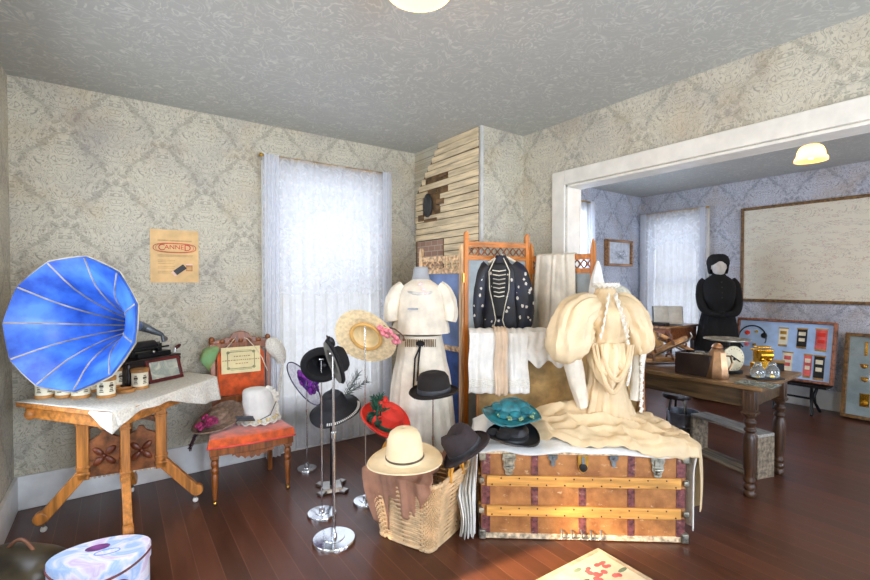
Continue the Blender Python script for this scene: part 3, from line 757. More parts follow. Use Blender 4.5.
for sx in (-1, 1):
    pr = [(.001, .03), (.012, .03), (.014, .06), (.018, .12), (.021, .17), (.015, .18), (.023, .195), (.023, .205), (.016, .215), (.023, .23), (.023, .245), (.017, .255), (.024, .27), (.001, .27)]
    mb = MB(); mb.lathe([(r, z * 1.15) for r, z in pr], 16, tr(sx * .232, -.215, 0)); mb.box((sx * .232, -.215, .35), (.05, .05, .09)); lg = mb.obj('leg', 'chair_wood', chx, bevel=.003)
    mb = MB(); mb.tube([(sx * .232, -.215, .035), (sx * .232, -.215, .02)], .009, 8); mb.lathe([(.001, -.008), (.012, -.008), (.014, 0), (.012, .008), (.001, .008)], 12, tr(sx * .232, -.215, .014) @ rot(y=PI / 2)); mb.obj('caster', 'brass', lg)
    mb = MB(); mb.beam((sx * .19, .20, 0), (sx * .185, .17, .40), .034, .04, (1, 0, 0)); mb.obj('leg', 'chair_wood', chx, bevel=.003)
BX = tr(0, .185, .075) @ rot(x=math.radians(-7))
mb = MB()
for sx in (-1, 1):
    mb.beam(BX @ V((sx * .185, 0, .30)), BX @ V((sx * .20, 0, .92)), .036, .032, (1, 0, 0))
    for j, z in enumerate((.955, .935)): mb.ball(BX @ V((sx * .20, 0, z)), (.022, .018, .02), 10)
mb.beam(BX @ V((-.19, 0, .50)), BX @ V((.19, 0, .50)), .03, .05, (0, 1, 0)); mb.beam(BX @ V((-.2, 0, .90)), BX @ V((.2, 0, .90)), .03, .05, (0, 1, 0))
bf = mb.obj('back_frame', 'chair_wood', chx, bevel=.004)
pol = [(-.2, .0), (.2, 0), (.21, .03), (.17, .05), (.13, .045), (.10, .065), (.075, .06), (.06, .09), (.03, .105), (0, .11), (-.03, .105), (-.06, .09), (-.075, .06), (-.10, .065), (-.13, .045), (-.17, .05), (-.21, .03)]
mb = MB(); mb.prism(pol, .026, BX @ tr(0, .013, .90) @ rot(x=PI / 2)); 
for x in (-.13, -.06, 0, .06, .13): mb.ball(BX @ V((x, -.014, .935)), (.022, .01, .018), 8)
mb.obj('crest', 'chair_wood', chx, bevel=.003)
mb = MB(); rs = []
for y, k in ((.01, .98), (-.012, 1), (-.024, .93), (-.03, .6), (-.031, .1)): rs.append([BX @ V((x * k, y, .70 + zz * k)) for x, zz in oval(.168, .175, 32, 7)])
mb.rings(rs); mb.obj('back_pad', 'velvet', chx)
# placard hung on the chair back
MX = tr(.75, 3.40, 0) @ Matrix.Rotation(cr, 4, 'Z') @ BX
pl = thing('hanging_placard', 'cream certificate-like placard hung by a cord on the orange chair back', 'sign', MX @ V((-.005, -.047, .79)), cr)
X = rot(x=math.radians(-7))
MB().box((0, 0, 0), (.275, .005, .195), X).obj('card', 'cert', pl)
mb = MB()
for c, d in (((0, -.003, .062), (.19, .002, .006)), ((0, -.003, -.062), (.19, .002, .006)), ((-.094, -.003, 0), (.006, .002, .12)), ((.094, -.003, 0), (.006, .002, .12)), ((0, -.003, .072), (.15, .002, .003)), ((0, -.003, -.072), (.15, .002, .003))): mb.box(c, d, X)
for a in (-1, 1):
    for b in (-1, 1): mb.ball((a * .09, -.003, b * .058), (.012, .002, .011), 8, X)
mb.obj('ornate_border', mat('border_green', (150, 146, 104), .7), pl)
mb = MB()
for z, w in ((.028, .05), (.0, .13), (-.026, .04)):
    x = -w
    while x < w:
        k = random.uniform(.006, .016); mb.box((x + k / 2, -.003, z), (k, .0015, .007), X); x += k + .006
mb.obj('lettering', 'tanprint', pl)
mb = MB(); mb.tube([X @ V((-.11, 0, .083)), X @ V((-.045, .02, .155)), X @ V((-.03, .035, .165))], .0035, 6); mb.tube([X @ V((.03, .035, .165)), X @ V((.05, .02, .155)), X @ V((.105, -.004, .083)), X @ V((.15, -.01, 0)), X @ V((.185, -.012, -.10))], .0038, 6)
mb.obj('cord', 'string', pl)

# ------------------------------------------------------------------ hat maker and trimmings
def blossoms(mb, pts, r, n=6, seed=1):
    rnd = random.Random(seed)
    for p in pts:
        for i in range(n):
            a = 2 * PI * i / n; d = V((math.cos(a), math.sin(a), rnd.uniform(-.5, .7)))
            mb.ball(V(p) + d * r * .6, (r * .55, r * .5, r * .42), 7, None)
        mb.ball(V(p) + ZV * r * .3, r * .4, 6)
def plume(mb, base, d, L, w, n=16, droop=.4, seed=1):
    rnd = random.Random(seed); base, d = V(base), V(d).normalized(); sp = []
    for i in range(9):
        t = i / 8; sp.append(base + d * L * t - ZV * droop * L * t * t)
    mb.tube(sp, .0025, 5)
    s = d.cross(ZV).normalized()
    for i in range(n):
        t = .1 + .9 * i / n; k = int(t * 8); p = sp[min(k, 7)].lerp(sp[min(k + 1, 8)], t * 8 - k)
        for g in (-1, 1):
            e = p + s * g * w * (1 - .5 * t) + d * w * .7 + ZV * rnd.uniform(-.5, .5) * w
            mb.tube([p, (p + e) / 2 + ZV * .004, e], [.004, .0035, .001], 4)
def hat_body(prof, ex=1, ey=1, wave=0, wk=2, dent=0, n=44, wph=0, rb=.1):
    def fn(p, a, r):
        if wave and r > rb: p = p + ZV * wave * (r - rb) / .06 * math.sin(wk * a + wph)
        if dent and p.z > dent[0]: p = p - ZV * dent[1] * max(0, 1 - abs(p.x) / (dent[2])) * max(0, 1 - (p.y / .12) ** 2)
        return p
    return MB().lathe(prof, n, cap=False, ex=ex, ey=ey, fn=fn)
def band(r0, r1, z0, z1, ex=1, ey=1, th=.003):
    return MB().lathe([(r0 + th, z0), (r1 + th, z1), (r1, z1 + .001), (r0, z0 - .001)], 40, cap=False, ex=ex, ey=ey)
def dome(R, r, h, lip=0, top=.75, curl=0):
    """open-bottomed hat profile from the brim edge to the crown top"""
    p = [(R, curl), (R * .97, curl * .85), (lerp(R, r, .5), lip * .3), (r * 1.12, 0), (r * 1.02, .012)]
    p += [(r * (1 - (1 - top) * .4), h * .45), (r * lerp(1, top, .7), h * .72), (r * top, h * .87), (r * top * .82, h * .96), (r * top * .45, h), (.001, h)]
    return p
def stand(label, x, y, h, rb=.10, rp=.006, m='chrome', top=.03, cap=True):
    t = thing('hat_stand', label, 'hat stand', (x, y, 0), 0, 'metal hat stands')
    MB().lathe([(.001, 0), (rb, 0), (rb, .012), (rb * .96, .019), (rb * .5, .022), (rb * .48, .026), (.018, .028), (.016, .05), (.001, .05)], 36).obj('base', m, t)
    mb = MB(); mb.lathe([(rp, .03), (rp, h * .55), (rp * 1.5, h * .55), (rp * 1.5, h * .58), (rp * .8, h * .58), (rp * .8, h)], 10); mb.obj('pole', m, t)
    if cap: MB().ball((0, 0, h), (top, top, top * .5), 12).obj('rest', m, t)
    return t
def hat(label, name, p, up, rz=0): return thing(name, label, 'hat', p, rz, None, up)
# stands
S1 = at_z(334, 541, 0); S2 = at_z(322, 515, 0); S3 = at_z(307, 470, 0)
stand('chrome hat stand with the widest base, nearest the camera', S1.x, S1.y, 1.06, .12, .0095, 'chrome')
stand('chrome hat stand with a mid-size base, just behind the nearest stand', S2.x, S2.y, .98, .09, .0058, 'chrome')
stand('slim chrome hat stand farthest back, beside the orange chair', S3.x, S3.y, .82, .075, .0055, 'chrome')
S4 = at_z(332, 489, 0)
t = thing('hat_stand', 'dark hat stand on a flat grey four-footed base among the chrome stands', 'hat stand', S4, -.3, 'metal hat stands')
mb = MB(); mb.box((0, 0, .02), (.13, .13, .025), tap=1.25)
for a in range(4):
    d = V((math.cos(a * PI / 2 + PI / 4), math.sin(a * PI / 2 + PI / 4), 0)); mb.beam(d * .05 + ZV * .012, d * .13 + ZV * .012, .05, .02)
mb.obj('base', 'steel', t, bevel=.004); MB().lathe([(.016, .03), (.013, .1), (.012, .7), (.001, .71)], 12).obj('pole', 'iron', t)
S5 = at_d(365, 360, 2.95); S6 = at_d(386, 420, 2.86); S7 = at_d(433, 400, 2.85)
stand('chrome hat stand under the pink-flowered straw hat', S5.x, S5.y, 1.20, .08, .0045)
stand('chrome hat stand under the red felt hat, behind the basket', S6.x, S6.y, .60, .085, .006)
stand('chrome hat stand under the dark bowler, between basket and trunk', S7.x, S7.y, .83, .075, .006)

# purple sheer hat
h = hat('purple wide-brimmed hat with a sheer dark-edged brim, beside the curtain', 'sheer_brim_hat', at_d(305, 383, 3.40), RT * .62 + ZV * .45 + FH * .62)
MB().lathe([(.07, .01), (.13, .0), (.195, -.012)], 44, cap=False).obj('sheer_brim', 'sheer_purple', h)
MB().tube([(.195 * math.cos(a), .195 * math.sin(a), -.012) for a in [2 * PI * i / 44 for i in range(44)]], .0045, 6, close=True).obj('brim_wire', mat('dark_purple_edge', (52, 40, 84), .6), h)
MB().lathe(dome(.085, .078, .10, 0, .8), 32, cap=False).obj('crown', 'purple', h, solid=.004)
mb = MB()
for i in range(14):
    a = random.uniform(0, 2 * PI); mb.ball((.085 * math.cos(a), .085 * math.sin(a), random.uniform(.0, .03)), (.03, .02, .016), 8)
blossoms(mb, [(-.06, -.08, .02), (.06, -.085, .02), (0, -.1, .0)], .03); mb.obj('silk_trim', mat('violet_trim', (124, 44, 150), .6, var=.3, scale=40), h)
# black felt hat
h = hat('black felt hat with rolled brim seen from below, left of the tilted grey-lined hat', 'felt_hat', at_d(322, 367, 2.72), -RT * .22 + ZV * .42 + FH * .86)
hat_body([(.118, .03), (.125, .024), (.12, .01), (.095, 0), (.083, .01), (.08, .06), (.07, .095), (.05, .105), (.001, .107)]).obj('felt_body', 'black_felt', h, solid=.006)
band(.084, .082, .012, .035).obj('ribbon', 'black_satin', h)
mb = MB(); mb.ball((.07, -.05, .06), (.035, .02, .045), 10); mb.ball((.03, .05, .10), (.04, .03, .025), 10); mb.obj('bow', 'black_satin', h)
# grey lined tilted hat
h = hat('dark hat with grey-lined brim tilted on edge, on the nearest chrome stand', 'tilted_hat', at_d(334, 362, 2.47), RT * .80 + ZV * .34 + FH * .52)
mb = hat_body([(.115, .012), (.12, .004), (.115, -.002), (.085, .0), (.07, .01), (.066, .05), (.05, .07), (.001, .074)], 1.1, .72); mb.obj('felt_body', 'black_felt', h, solid=.005)
MB().lathe([(.114, -.010), (.07, -.010), (.060, .03), (.001, .035)], 40, cap=False, ex=1.1, ey=.72).obj('lining', 'grey_brim', h)
mb = MB()
for a in (-1, 1): mb.ball((-.115, a * .02, .02), (.03, .022, .014), 10); mb.tube([(-.11, 0, .02), (-.15, a * .02, .015)], [.01, .004], 6)
mb.ball((-.10, 0, .022), .014, 8); mb.obj('bow', 'black_satin', h)
# lower black straw hat with white beads
h = hat('drooping black straw hat with white-stitched brim, lowest in the stand cluster', 'beaded_hat', at_d(334, 405, 3.08), ZV * .86 - FH * .35 - RT * .12)
hat_body([(.175, -.045), (.172, -.05), (.13, -.02), (.095, 0), (.085, .02), (.078, .06), (.06, .085), (.001, .092)], 1, .95, .008, 3).obj('straw_body', 'black_straw', h, solid=.005)
mb = MB()
for i in range(26):
    a = -2.3 + 2.1 * i / 26
    mb.beam((.158 * math.cos(a), .15 * math.sin(a), -.030), (.172 * math.cos(a), .163 * math.sin(a), -.040), .006, .004)
mb.obj('white_stitching', 'white_cotton', h)
mb = MB(); plume(mb, (.08, -.02, .02), (.6, .2, .55), .22, .05, 14, .2, 4); plume(mb, (.09, .0, .02), (.8, .0, .3), .2, .05, 12, .2, 5); mb.obj('net_veil', 'veil', h)
# pink-flowered straw hat
h = hat('wide pale straw hat with pink flowers, tipped to show its inside', 'flowered_straw_hat', at_d(366, 337, 2.93), FH * .86 + ZV * .42 + RT * .12)
hat_body([(.205, .0), (.21, -.004), (.15, .0), (.098, .006)], 1, .88, .008, 2, 0, 48, .6).obj('brim', 'straw', h, solid=.004)
hat_body([(.098, .006), (.09, .02), (.082, .07), (.06, .09), (.001, .094)]).obj('crown', 'straw_light', h, solid=.004)
MB().tube([(.099 * math.cos(a), .092 * math.sin(a), .0) for a in [2 * PI * i / 40 for i in range(40)]], .011, 8, close=True).obj('inner_band', mat('straw_band', (206, 160, 88), .7, var=.1), h)
mb = MB(); rnd = random.Random(5)
for i in range(13): mb.ball((.02 + .012 * i + rnd.uniform(-.02, .02), -.13 + rnd.uniform(-.03, .02), -.016 + rnd.uniform(-.01, .01)), (.022, .016, .012), 8)
mb.obj('pink_flowers', 'pink', h)
mb = MB(); mb.tube([(.03, -.16, -.01), (.10, -.19, -.012), (.17, -.185, -.01), (.19, -.17, -.01)], .005, 6); mb.ball((.19, -.165, -.01), .01, 8); mb.obj('hat_pin', mat('pin_brown', (92, 62, 52), .5), h)
# red felt hat
h = hat('red felt hat with dark green band and feathers, behind the cream hat', 'red_felt_hat', at_d(385, 422, 2.80), ZV * .72 + RT * .42 - FH * .30)
hat_body([(.165, .03), (.17, .022), (.15, .006), (.11, 0), (.100, .012), (.098, .05), (.085, .09), (.055, .108), (.001, .112)], 1, .92, .01, 2).obj('felt_body', 'red_felt', h, solid=.006)
band(.103, .101, .012, .04, 1, .92, .004).obj('hat_band', 'green_dk', h)
mb = MB(); mb.ball((-.10, -.03, .05), (.03, .02, .045), 10); mb.ball((-.06, .06, .085), (.025, .02, .03), 10); mb.ball((-.02, .09, .1), (.028, .022, .022), 8); mb.obj('red_bow', 'red_felt', h)
mb = MB(); rnd = random.Random(2)
for i in range(9): plume(mb, (-.09 + rnd.uniform(-.02, .03), rnd.uniform(-.05, .05), .05), (rnd.uniform(-.8, .6), rnd.uniform(-.3, .7), rnd.uniform(.3, .9)), .13, .035, 9, .3, i)
for i in range(8): mb.ball((-.11 + rnd.uniform(-.02, .02), -.02 + rnd.uniform(-.06, .05), .02 + rnd.uniform(0, .03)), (.03, .012, .02), 7)
mb.obj('feathers', 'green_dk', h)
# bowler
h = hat('dark brown bowler hat with grey ribbon, in front of the white skirt', 'bowler_hat', at_d(434, 392.5, 2.80), ZV + RT * -.06 - FH * .05)
hat_body([(.150, .018), (.154, .012), (.145, .002), (.115, 0), (.100, .006), (.100, .05), (.094, .095), (.078, .118), (.05, .128), (.001, .131)], 1, 1, -.007, 2, 0, 44, PI / 2).obj('felt_body', 'bowler', h, solid=.006)
band(.103, .102, .008, .036).obj('ribbon', 'ribbon_grey', h)

# ------------------------------------------------------------------ hats and bonnets on the chair
CHX = tr(.75, 3.40, 0) @ Matrix.Rotation(cr, 4, 'Z')
p = CHX @ V((.075, -.02, seatz + .025))
bn = thing('white_bonnet', 'tall white lace-edged bonnet standing on the orange chair seat', 'bonnet', p, cr, None)
eloft([(0, 0, .012, .115, .11), (0, 0, .05, .11, .105), (.0, 0, .12, .108, .10), (-.01, 0, .19, .10, .092), (-.02, 0, .225, .085, .08), (-.02, 0, .24, .06, .05), (-.02, 0, .245, .01, .01)], 40, 10, .02).obj('crown', 'white_cotton', bn)
MB().lathe([(.115, .012), (.135, .004), (.155, .012), (.15, .018), (.132, .01), (.112, .022)], 60, cap=False, fn=lambda p, a, r: p + ZV * (.008 * math.sin(14 * a) if r > .13 else 0)).obj('frill', 'lace', bn)
mb = MB(); blossoms(mb, [(.09 * math.cos(a) * 1.3, .12 * math.sin(a), .03) for a in (-2.2, -1.7, -1.2, -.7, -.2)], .016, 5); mb.obj('flower_trim', mat('peach_trim', (226, 196, 150), .8, var=.2, scale=60), bn)
mb = MB(); pts = [V((.06, -.02, .235)), V((.115, -.0, .18)), V((.125, .02, .08)), V((.12, .0, .03))]
for i in range(22):
    t = i / 21 * 2.999; k = int(t); q = pts[k].lerp(pts[k + 1], t - k); mb.ball(q + V((.01 * math.sin(i * 2), 0, 0)), (.02, .012, .018), 7)
mb.obj('lace_ties', 'lace', bn); MB().tube([(.115, -.03, .13), (.06, -.105, .06), (-.02, -.118, .035)], .003, 5).obj('grey_tie', 'ribbon_grey', bn)
p = CHX @ V((-.19, -.02, seatz + .075))
h = hat('brown brimmed hat with plum flowers and dark feathers leaning off the orange chair seat', 'plum_flower_hat', p, V((-.38, -.35, .9)), 0)
hat_body([(.165, .02), (.17, .012), (.12, .0), (.085, .0), (.08, .04), (.06, .055), (.001, .06)], 1, .8, .012, 2).obj('straw_body', mat('taupe_straw', (120, 98, 82), .7, var=.2, scale=40), h, solid=.006)
mb = MB(); rnd = random.Random(9)
blossoms(mb, [(-.08 + rnd.uniform(-.045, .07), -.03 + rnd.uniform(-.05, .05), .05 + rnd.uniform(-.01, .02)) for i in range(10)], .024, 6, 3); mb.obj('plum_flowers', 'plum', h)
mb = MB()
for i in range(5): plume(mb, (-.11, -.03, .02), (-.8, -.5 + .2 * i, -.1 - .1 * i), .13, .02, 9, .5, i)
mb.obj('feathers', mat('dark_plum_feather', (48, 20, 36), .8), h)
mb = MB(); mb.grid(lambda s, q: V((.10 + .10 * q, -.10 - .05 * q + (s - .5) * .05, .01 + .01 * math.sin(s * 9) - .03 * q)), 10, 8); mb.obj('ribbon_tail', 'ribbon_grey', h, solid=.005)
p = CHX @ BX @ V((-.225, .01, .83))
h = thing('green_yellow_bonnet', 'green and yellow cloth bonnet hung on the left post of the orange chair', 'bonnet', p, cr)
eloft([(.03, 0, -.13, .012, .012), (.02, 0, -.09, .028, .03), (.0, 0, -.03, .05, .045), (.015, 0, .03, .055, .05), (.03, 0, .065, .045, .04), (.045, 0, .08, .012, .012)], 24, 7, .10).obj('cloth', 'greenyellow', h)
p = CHX @ BX @ V((.25, .0, .87))
h = thing('white_lace_cap', 'small white lace cap hung on the right post of the orange chair', 'bonnet', p, cr)
eloft([(.05, 0, -.14, .03, .02), (.045, 0, -.10, .045, .04), (.01, 0, -.03, .075, .06), (-.01, 0, .03, .065, .055), (-.02, 0, .065, .04, .035), (-.02, 0, .075, .008, .008)], 28, 9, .06).obj('lace', 'lace', h)
mb = MB(); mb.tube([(.06, -.02, -.13), (.03, -.035, -.3), (.02, -.04, -.42)], [.006, .012, .006], 6); mb.obj('ribbon_tail', 'lace', h)

# ------------------------------------------------------------------ hat box, dark bag
A_, B_ = at_z(46, 562, .2), at_z(151, 541, .2)
hc = (A_ + B_) / 2; hc.z = 0
ha = math.atan2(B_.y - A_.y, B_.x - A_.x)
hx = thing('hat_box', 'oval pale blue and lilac hat box with a brown cord on the bare floor', 'hat box', hc, ha)
a_, b_ = (B_ - A_).length / 2, .125
MB().lathe([(.001, 0), (.97, 0), (.97, .15), (.001, .15)], 48, ex=a_, ey=b_).obj('box_body', 'hatbox', hx)
MB().lathe([(.95, .135), (1.0, .135), (1.0, .196), (.985, .2), (.001, .2)], 48, ex=a_, ey=b_).obj('lid', 'hatbox', hx)
mb = MB()
mb.ball((-.02, .04, .2), (.05, .03, .0015), 14); mb.ball((.5 * a_, -b_ * .86, .075), (.035, .012, .03), 12); mb.ball((-.55 * a_, -b_ * .84, .06), (.02, .01, .03), 12)
mb.use(1); mb.tube([(.03 + .05 * math.cos(t), -.02 + .022 * math.sin(t), .2005) for t in [2 * PI * i / 20 for i in range(20)]], .003, 5, close=True)
mb.obj('printed_motif', ['hb_purple', mat('motif_blue', (128, 156, 208), .5)], hx)
MB().tube([(a_ * 1.0 * math.cos(t), b_ * 1.01 * math.sin(t), .175 - .055 * math.sin((t - PI) * 1.0) ** 2) for t in [PI + PI * i / 30 for i in range(31)]], .0055, 7).obj('cord', 'cordbrown', hx)
p = at_z(12, 592, .0)
dbg = thing('leather_case', 'dark domed leather case with a handle at the lower left, beside the hat box', 'case', (p.x + .03, p.y + .03, 0), -.75)
rs = []
for i in range(13):
    t = -1 + 2 * i / 12; k = (1 - abs(t) ** 3.5) ** .5
    rs.append([V((t * .21, .13 * math.cos(2 * PI * j / 24) * (.3 + .7 * k), max(0, .085 + .10 * math.sin(2 * PI * j / 24) * (.3 + .7 * k)))) for j in range(24)])
MB().rings(rs).obj('shell', 'dk_leather', dbg)
MB().tube([(-.07 + .14 * i / 10, .0, .18 + .045 * math.sin(PI * i / 10)) for i in range(11)], .008, 8).obj('handle', 'brown_leather', dbg)
mb = MB(); mb.box((.1, -.125, .09), (.03, .012, .03)); mb.box((-.1, -.125, .09), (.03, .012, .03)); mb.obj('clasp', 'brass', dbg)

# ------------------------------------------------------------------ wicker basket
bF, bL, bR = V((1.352, 1.964, 0)), V((1.154, 2.252, 0)), V((1.643, 2.084, 0))
bax = (bR - bF).normalized(); bay = V((-bax.y, bax.x, 0)); bw, bd = (bR - bF).length, .345
bc = bF + bax * bw / 2 + bay * bd / 2
bk = thing('wicker_basket', 'square wicker basket with cane loop handles, in front of the trunk end', 'basket', bc, math.atan2(bax.y, bax.x))
BH = .385
def bper(t, z, out=0):   # point on the rounded-square wall
    k = 1 + .36 * z / BH; w, d = bw / 2 * k + out, bd / 2 * k + out
    a = 2 * PI * t; c, s = math.cos(a), math.sin(a); n = 9
    return V((w * math.copysign(abs(c) ** (2 / n), c), d * math.copysign(abs(s) ** (2 / n), s), z))
def tper(t):            # even spacing along the square perimeter -> angle parameter
    t = t % 1 * 4; k = int(t); f = t - k
    x = math.atan((f * 2 - 1)) ; return (k * PI / 2 + x + 0) / (2 * PI)
NS = 56
mb = MB()
for r_ in range(30):
    z = .012 + r_ * .0125
    mb.tube([bper(tper(i / (NS * 2)), z, .005 * (1 if (i // 2 + r_) % 2 else -1) * (0 if i % 2 else 1)) for i in range(NS * 2)], .0062, 5, close=True)
mb.obj('woven_wall', 'wicker', bk)
mb = MB()
for i in range(NS): mb.tube([bper(tper((i + .0) / NS), 0), bper(tper(i / NS), BH)], .0042, 5)
mb.obj('stakes', 'wicker_dk', bk)
mb = MB(); mb.box((0, 0, .006), (bw * .96, bd * .96, .01)); mb.obj('bottom', 'wicker_dk', bk)
for nm, z, rr in (('rim', BH, .011), ('foot_border', .012, .012)):
    mb = MB()
    for ph_ in (0, PI):
        mb.tube([bper(tper(i / 200), z + rr * .6 * math.sin(i * .55 + ph_), rr * .6 * math.cos(i * .55 + ph_)) for i in range(200)], rr * .75, 6, close=True)
    mb.obj(nm, 'wicker', bk)
for e, nm in ((-1, 'handle'), (1, 'handle')):
    mb = MB(); x0 = e * (bd / 2 * 1.37)
    for o in (-.008, .008): mb.tube([(.01 + .07 * math.cos(t), x0 + o, BH - .02 + .115 * math.sin(t)) for t in [PI * i / 16 for i in range(17)]], .008, 7)
    mb.obj(nm, 'wicker_y', bk)
BKX = tr(*bc) @ Matrix.Rotation(math.atan2(bax.y, bax.x), 4, 'Z')
# brown garment spilling over the basket's left front
def garment(s, q):
    # s 0..1 along the camera-left wall from its far corner to the front corner; q from inside, over the rim and down
    e = V((-bw / 2 * 1.37, lerp(bd / 2 * 1.33, -bd / 2 * 1.30, s), 0)); out = V((-1, 0, 0))
    drop = interp([(0, .14), (.06, .33), (.30, .35), (.36, .13), (.46, .19), (.62, .25), (.72, .22), (.9, .10), (1, .04)], s)
    f = .010 * math.sin(s * 24 + 2.5 * ns(s * 3, q * 2)) + .006 * math.sin(s * 45 + 1 + 2 * ns(s * 5, q * 2))
    if q < .45:
        t = q / .45; p = V((e.x * .2, e.y * .45, 0)).lerp(e, t) + ZV * (BH + .07 - .045 * t * t + .025 * ns(s * 7, q * 7)); return p + out * f * t
    t = (q - .45) / .55
    return e + V((.085 * t * drop / .35, 0, 0)) + out * (.026 + f * (.6 + .9 * t)) + ZV * (BH + .024 - drop * t)
g = tag(MB().grid(garment, 70, 30).obj('brown_garment', 'brown_cloth', solid=.006), 'dusty brown garment spilling over the rim of the wicker basket', 'garment')
g.matrix_world = BKX
g2 = MB(); g2.ball((.0, .04, BH + .0), (.16, .16, .06), 16); g2.ball((-.12, .17, BH + .04), (.04, .05, .06), 12); g2.obj('bundled_part', 'brown_cloth', g)
g = tag(MB().grid(lambda s, q: V((lerp(.01, .17, s), lerp(-.10, -.215, q) + .0, BH + .075 + .012 * math.sin(s * 11) - .10 * q * q)), 14, 12).obj('leather_gaiter', 'brown_leather', solid=.008), 'dark brown leather strap-piece beside the basket handle under the fedora', 'leather piece')
g.matrix_world = BKX
# cream hat on the basket
h = hat('cream wide-brimmed felt hat with a thin dark band, on top of the wicker basket', 'cream_felt_hat', at_d(405, 459, 2.38), ZV * .99 - FH * .06 - RT * .03)
hat_body([(.196, .004), (.2, .0), (.19, -.004), (.15, -.004), (.112, .0), (.098, .014), (.094, .06), (.088, .11), (.074, .145), (.05, .163), (.025, .168), (.001, .169)], 1, .96, .006, 2).obj('felt_body', 'cream_felt', h, solid=.005)
band(.1005, .0985, .014, .022).obj('thin_band', 'print', h)
# fedora
h = hat('dark brown creased fedora tilted between the basket and the trunk', 'fedora_hat', at_d(466, 450, 2.42), -RT * .58 + ZV * .80 - FH * .02)
hat_body([(.148, .012), (.152, .006), (.145, .0), (.12, .0), (.1, .008), (.097, .05), (.092, .10), (.075, .125), (.04, .13), (.001, .125)], .92, 1.06, .012, 2, (.09, .035, .045), 48).obj('felt_body', 'fedora', h, solid=.006)
band(.103, .102, .008, .03, .92, 1.06).obj('ribbon', 'ribbon_grey', h)

# ------------------------------------------------------------------ trunk
TF, TR_ = V((1.674, 1.921, 0)), V((2.571, 1.229, 0)); TA = math.atan2((TR_ - TF).y, (TR_ - TF).x); TW, TD, TH = 1.133, .52, .505
tk = thing('steamer_trunk', 'large worn brown steamer trunk with yellow slats and open lid, covered in garments', 'trunk', TF, TA)
TX = tr(*TF) @ Matrix.Rotation(TA, 4, 'Z')
mb = MB(); w_ = .015
mb.span((0, 0, .02), (TW, w_, TH)); mb.span((0, TD - w_, .02), (TW, TD, TH)); mb.span((0, w_, .02), (w_, TD - w_, TH)); mb.span((TW - w_, w_, .02), (TW, TD - w_, TH)); mb.span((w_, w_, .02), (TW - w_, TD - w_, .035))
mb.obj('body', 'trunk', tk, bevel=.003)
for z in (.165, .335):
    mb = MB(); mb.span((.03, -.016, z - .03), (TW - .03, 0, z + .03)); mb.span((-.014, .03, z - .03), (0, TD - .03, z + .03)); mb.span((TW, .03, z - .03), (TW + .014, TD - .03, z + .03))
    s = mb.obj('slat', 'slat', tk, bevel=.004)
    mb = MB()
    for i in range(21): mb.ball((.06 + i * (TW - .12) / 20, -.017, z + (.018 if i % 2 else -.018)), .0045, 6)
    mb.obj('nail_row', 'iron', s)
for x in (.027, .30, .566, .835, TW - .027):
    hw = .019 if 0.1 < x < 1.1 else .024
    for za, zb in ((.02, .133), (.197, .303), (.367, TH)):
        if x == .566 and za > .3: continue
        MB().span((x - hw, -.004, za), (x + hw, 0, zb)).obj('metal_band', 'band', tk)
mb = MB(); mb.span((-.004, -.006, .005), (TW + .004, .004, .035)); mb.span((-.004, -.005, TH - .02), (TW + .004, .003, TH + .004)); mb.span((-.005, .004, .005), (.003, TD, .035)); mb.span((TW - .003, .004, .005), (TW + .005, TD, .035))
mb.obj('edge_binding', 'wornwhite', tk, bevel=.002)
for x in (0, TW):
    for z in (.03, .165, .335, TH - .03):
        k = .016 if z in (.165, .335) else .026
        MB().span((x - (.012 if x == 0 else k), -.019, z - k), (x + (k if x == 0 else .014), .03, z + k)).obj('corner_cap', 'tin', tk, bevel=.006)
for x in (.155, .975):
    mb = MB(); pol = [(-.035, 0), (.035, 0), (.04, -.03), (.03, -.05), (.034, -.075), (.02, -.10), (.022, -.115), (0, -.125), (-.022, -.115), (-.02, -.10), (-.034, -.075), (-.03, -.05), (-.04, -.03)]
    mb.prism(pol, .014, tr(x, -.002, TH - .015) @ rot(x=PI / 2)); mb.box((x, -.02, TH - .055), (.04, .012, .035)); mb.tube([(x - .02, -.024, TH - .09), (x + .02, -.024, TH - .09)], .008, 8); mb.ball((x, -.02, TH - .11), .012, 8)
    mb.obj('draw_latch', 'tin', tk, bevel=.002)
for x in (.40, .735):
    mb = MB(); mb.prism([(-.026, 0), (.026, 0), (.024, -.02), (.012, -.03), (.012, -.055), (0, -.065), (-.012, -.055), (-.012, -.03), (-.024, -.02)], .012, tr(x, -.002, TH - .02) @ rot(x=PI / 2)); mb.ball((x, -.015, TH - .035), .008, 8)
    mb.obj('dowel_catch', 'bluemetal', tk)
mb = MB(); mb.prism([(-.028, .0), (.028, 0), (.028, -.05), (.02, -.085), (0, -.10), (-.02, -.085), (-.028, -.05)], .012, tr(.566, -.002, TH - .02) @ rot(x=PI / 2)); mb.use(1).lathe([(.001, 0), (.022, 0), (.022, .01), (.008, .012), (.001, .012)], 18, tr(.566, -.014, TH - .085) @ rot(x=PI / 2)); mb.use(2).box((.566, -.016, TH - .045), (.016, .008, .04))
mb.obj('lock_plate', ['brass', 'iron', 'bluemetal'], tk)
mb = MB()
for x in (.45, .505, .56, .61, .665): mb.tube([(x, -.006, .062), (x, -.022, .052), (x, -.022, .026), (x - .012, -.02, .018)], .0055, 6)
mb.tube([(.45, -.014, .022), (.665, -.014, .022)], .004, 6); mb.obj('bottom_hooks', 'bluemetal', tk)
lid = tr(0, TD + .01, TH) @ rot(x=math.radians(-3))
mb = MB(); mb.span((0, .11, .0), (TW, .125, .60), lid); mb.span((0, 0, 0), (TW, .11, .015), lid); mb.span((0, 0, .585), (TW, .11, .60), lid); mb.span((0, 0, .015), (.015, .11, .585), lid); mb.span((TW - .015, 0, .015), (TW, .11, .585), lid)
lo = mb.obj('lid', 'trunk', tk, bevel=.003)
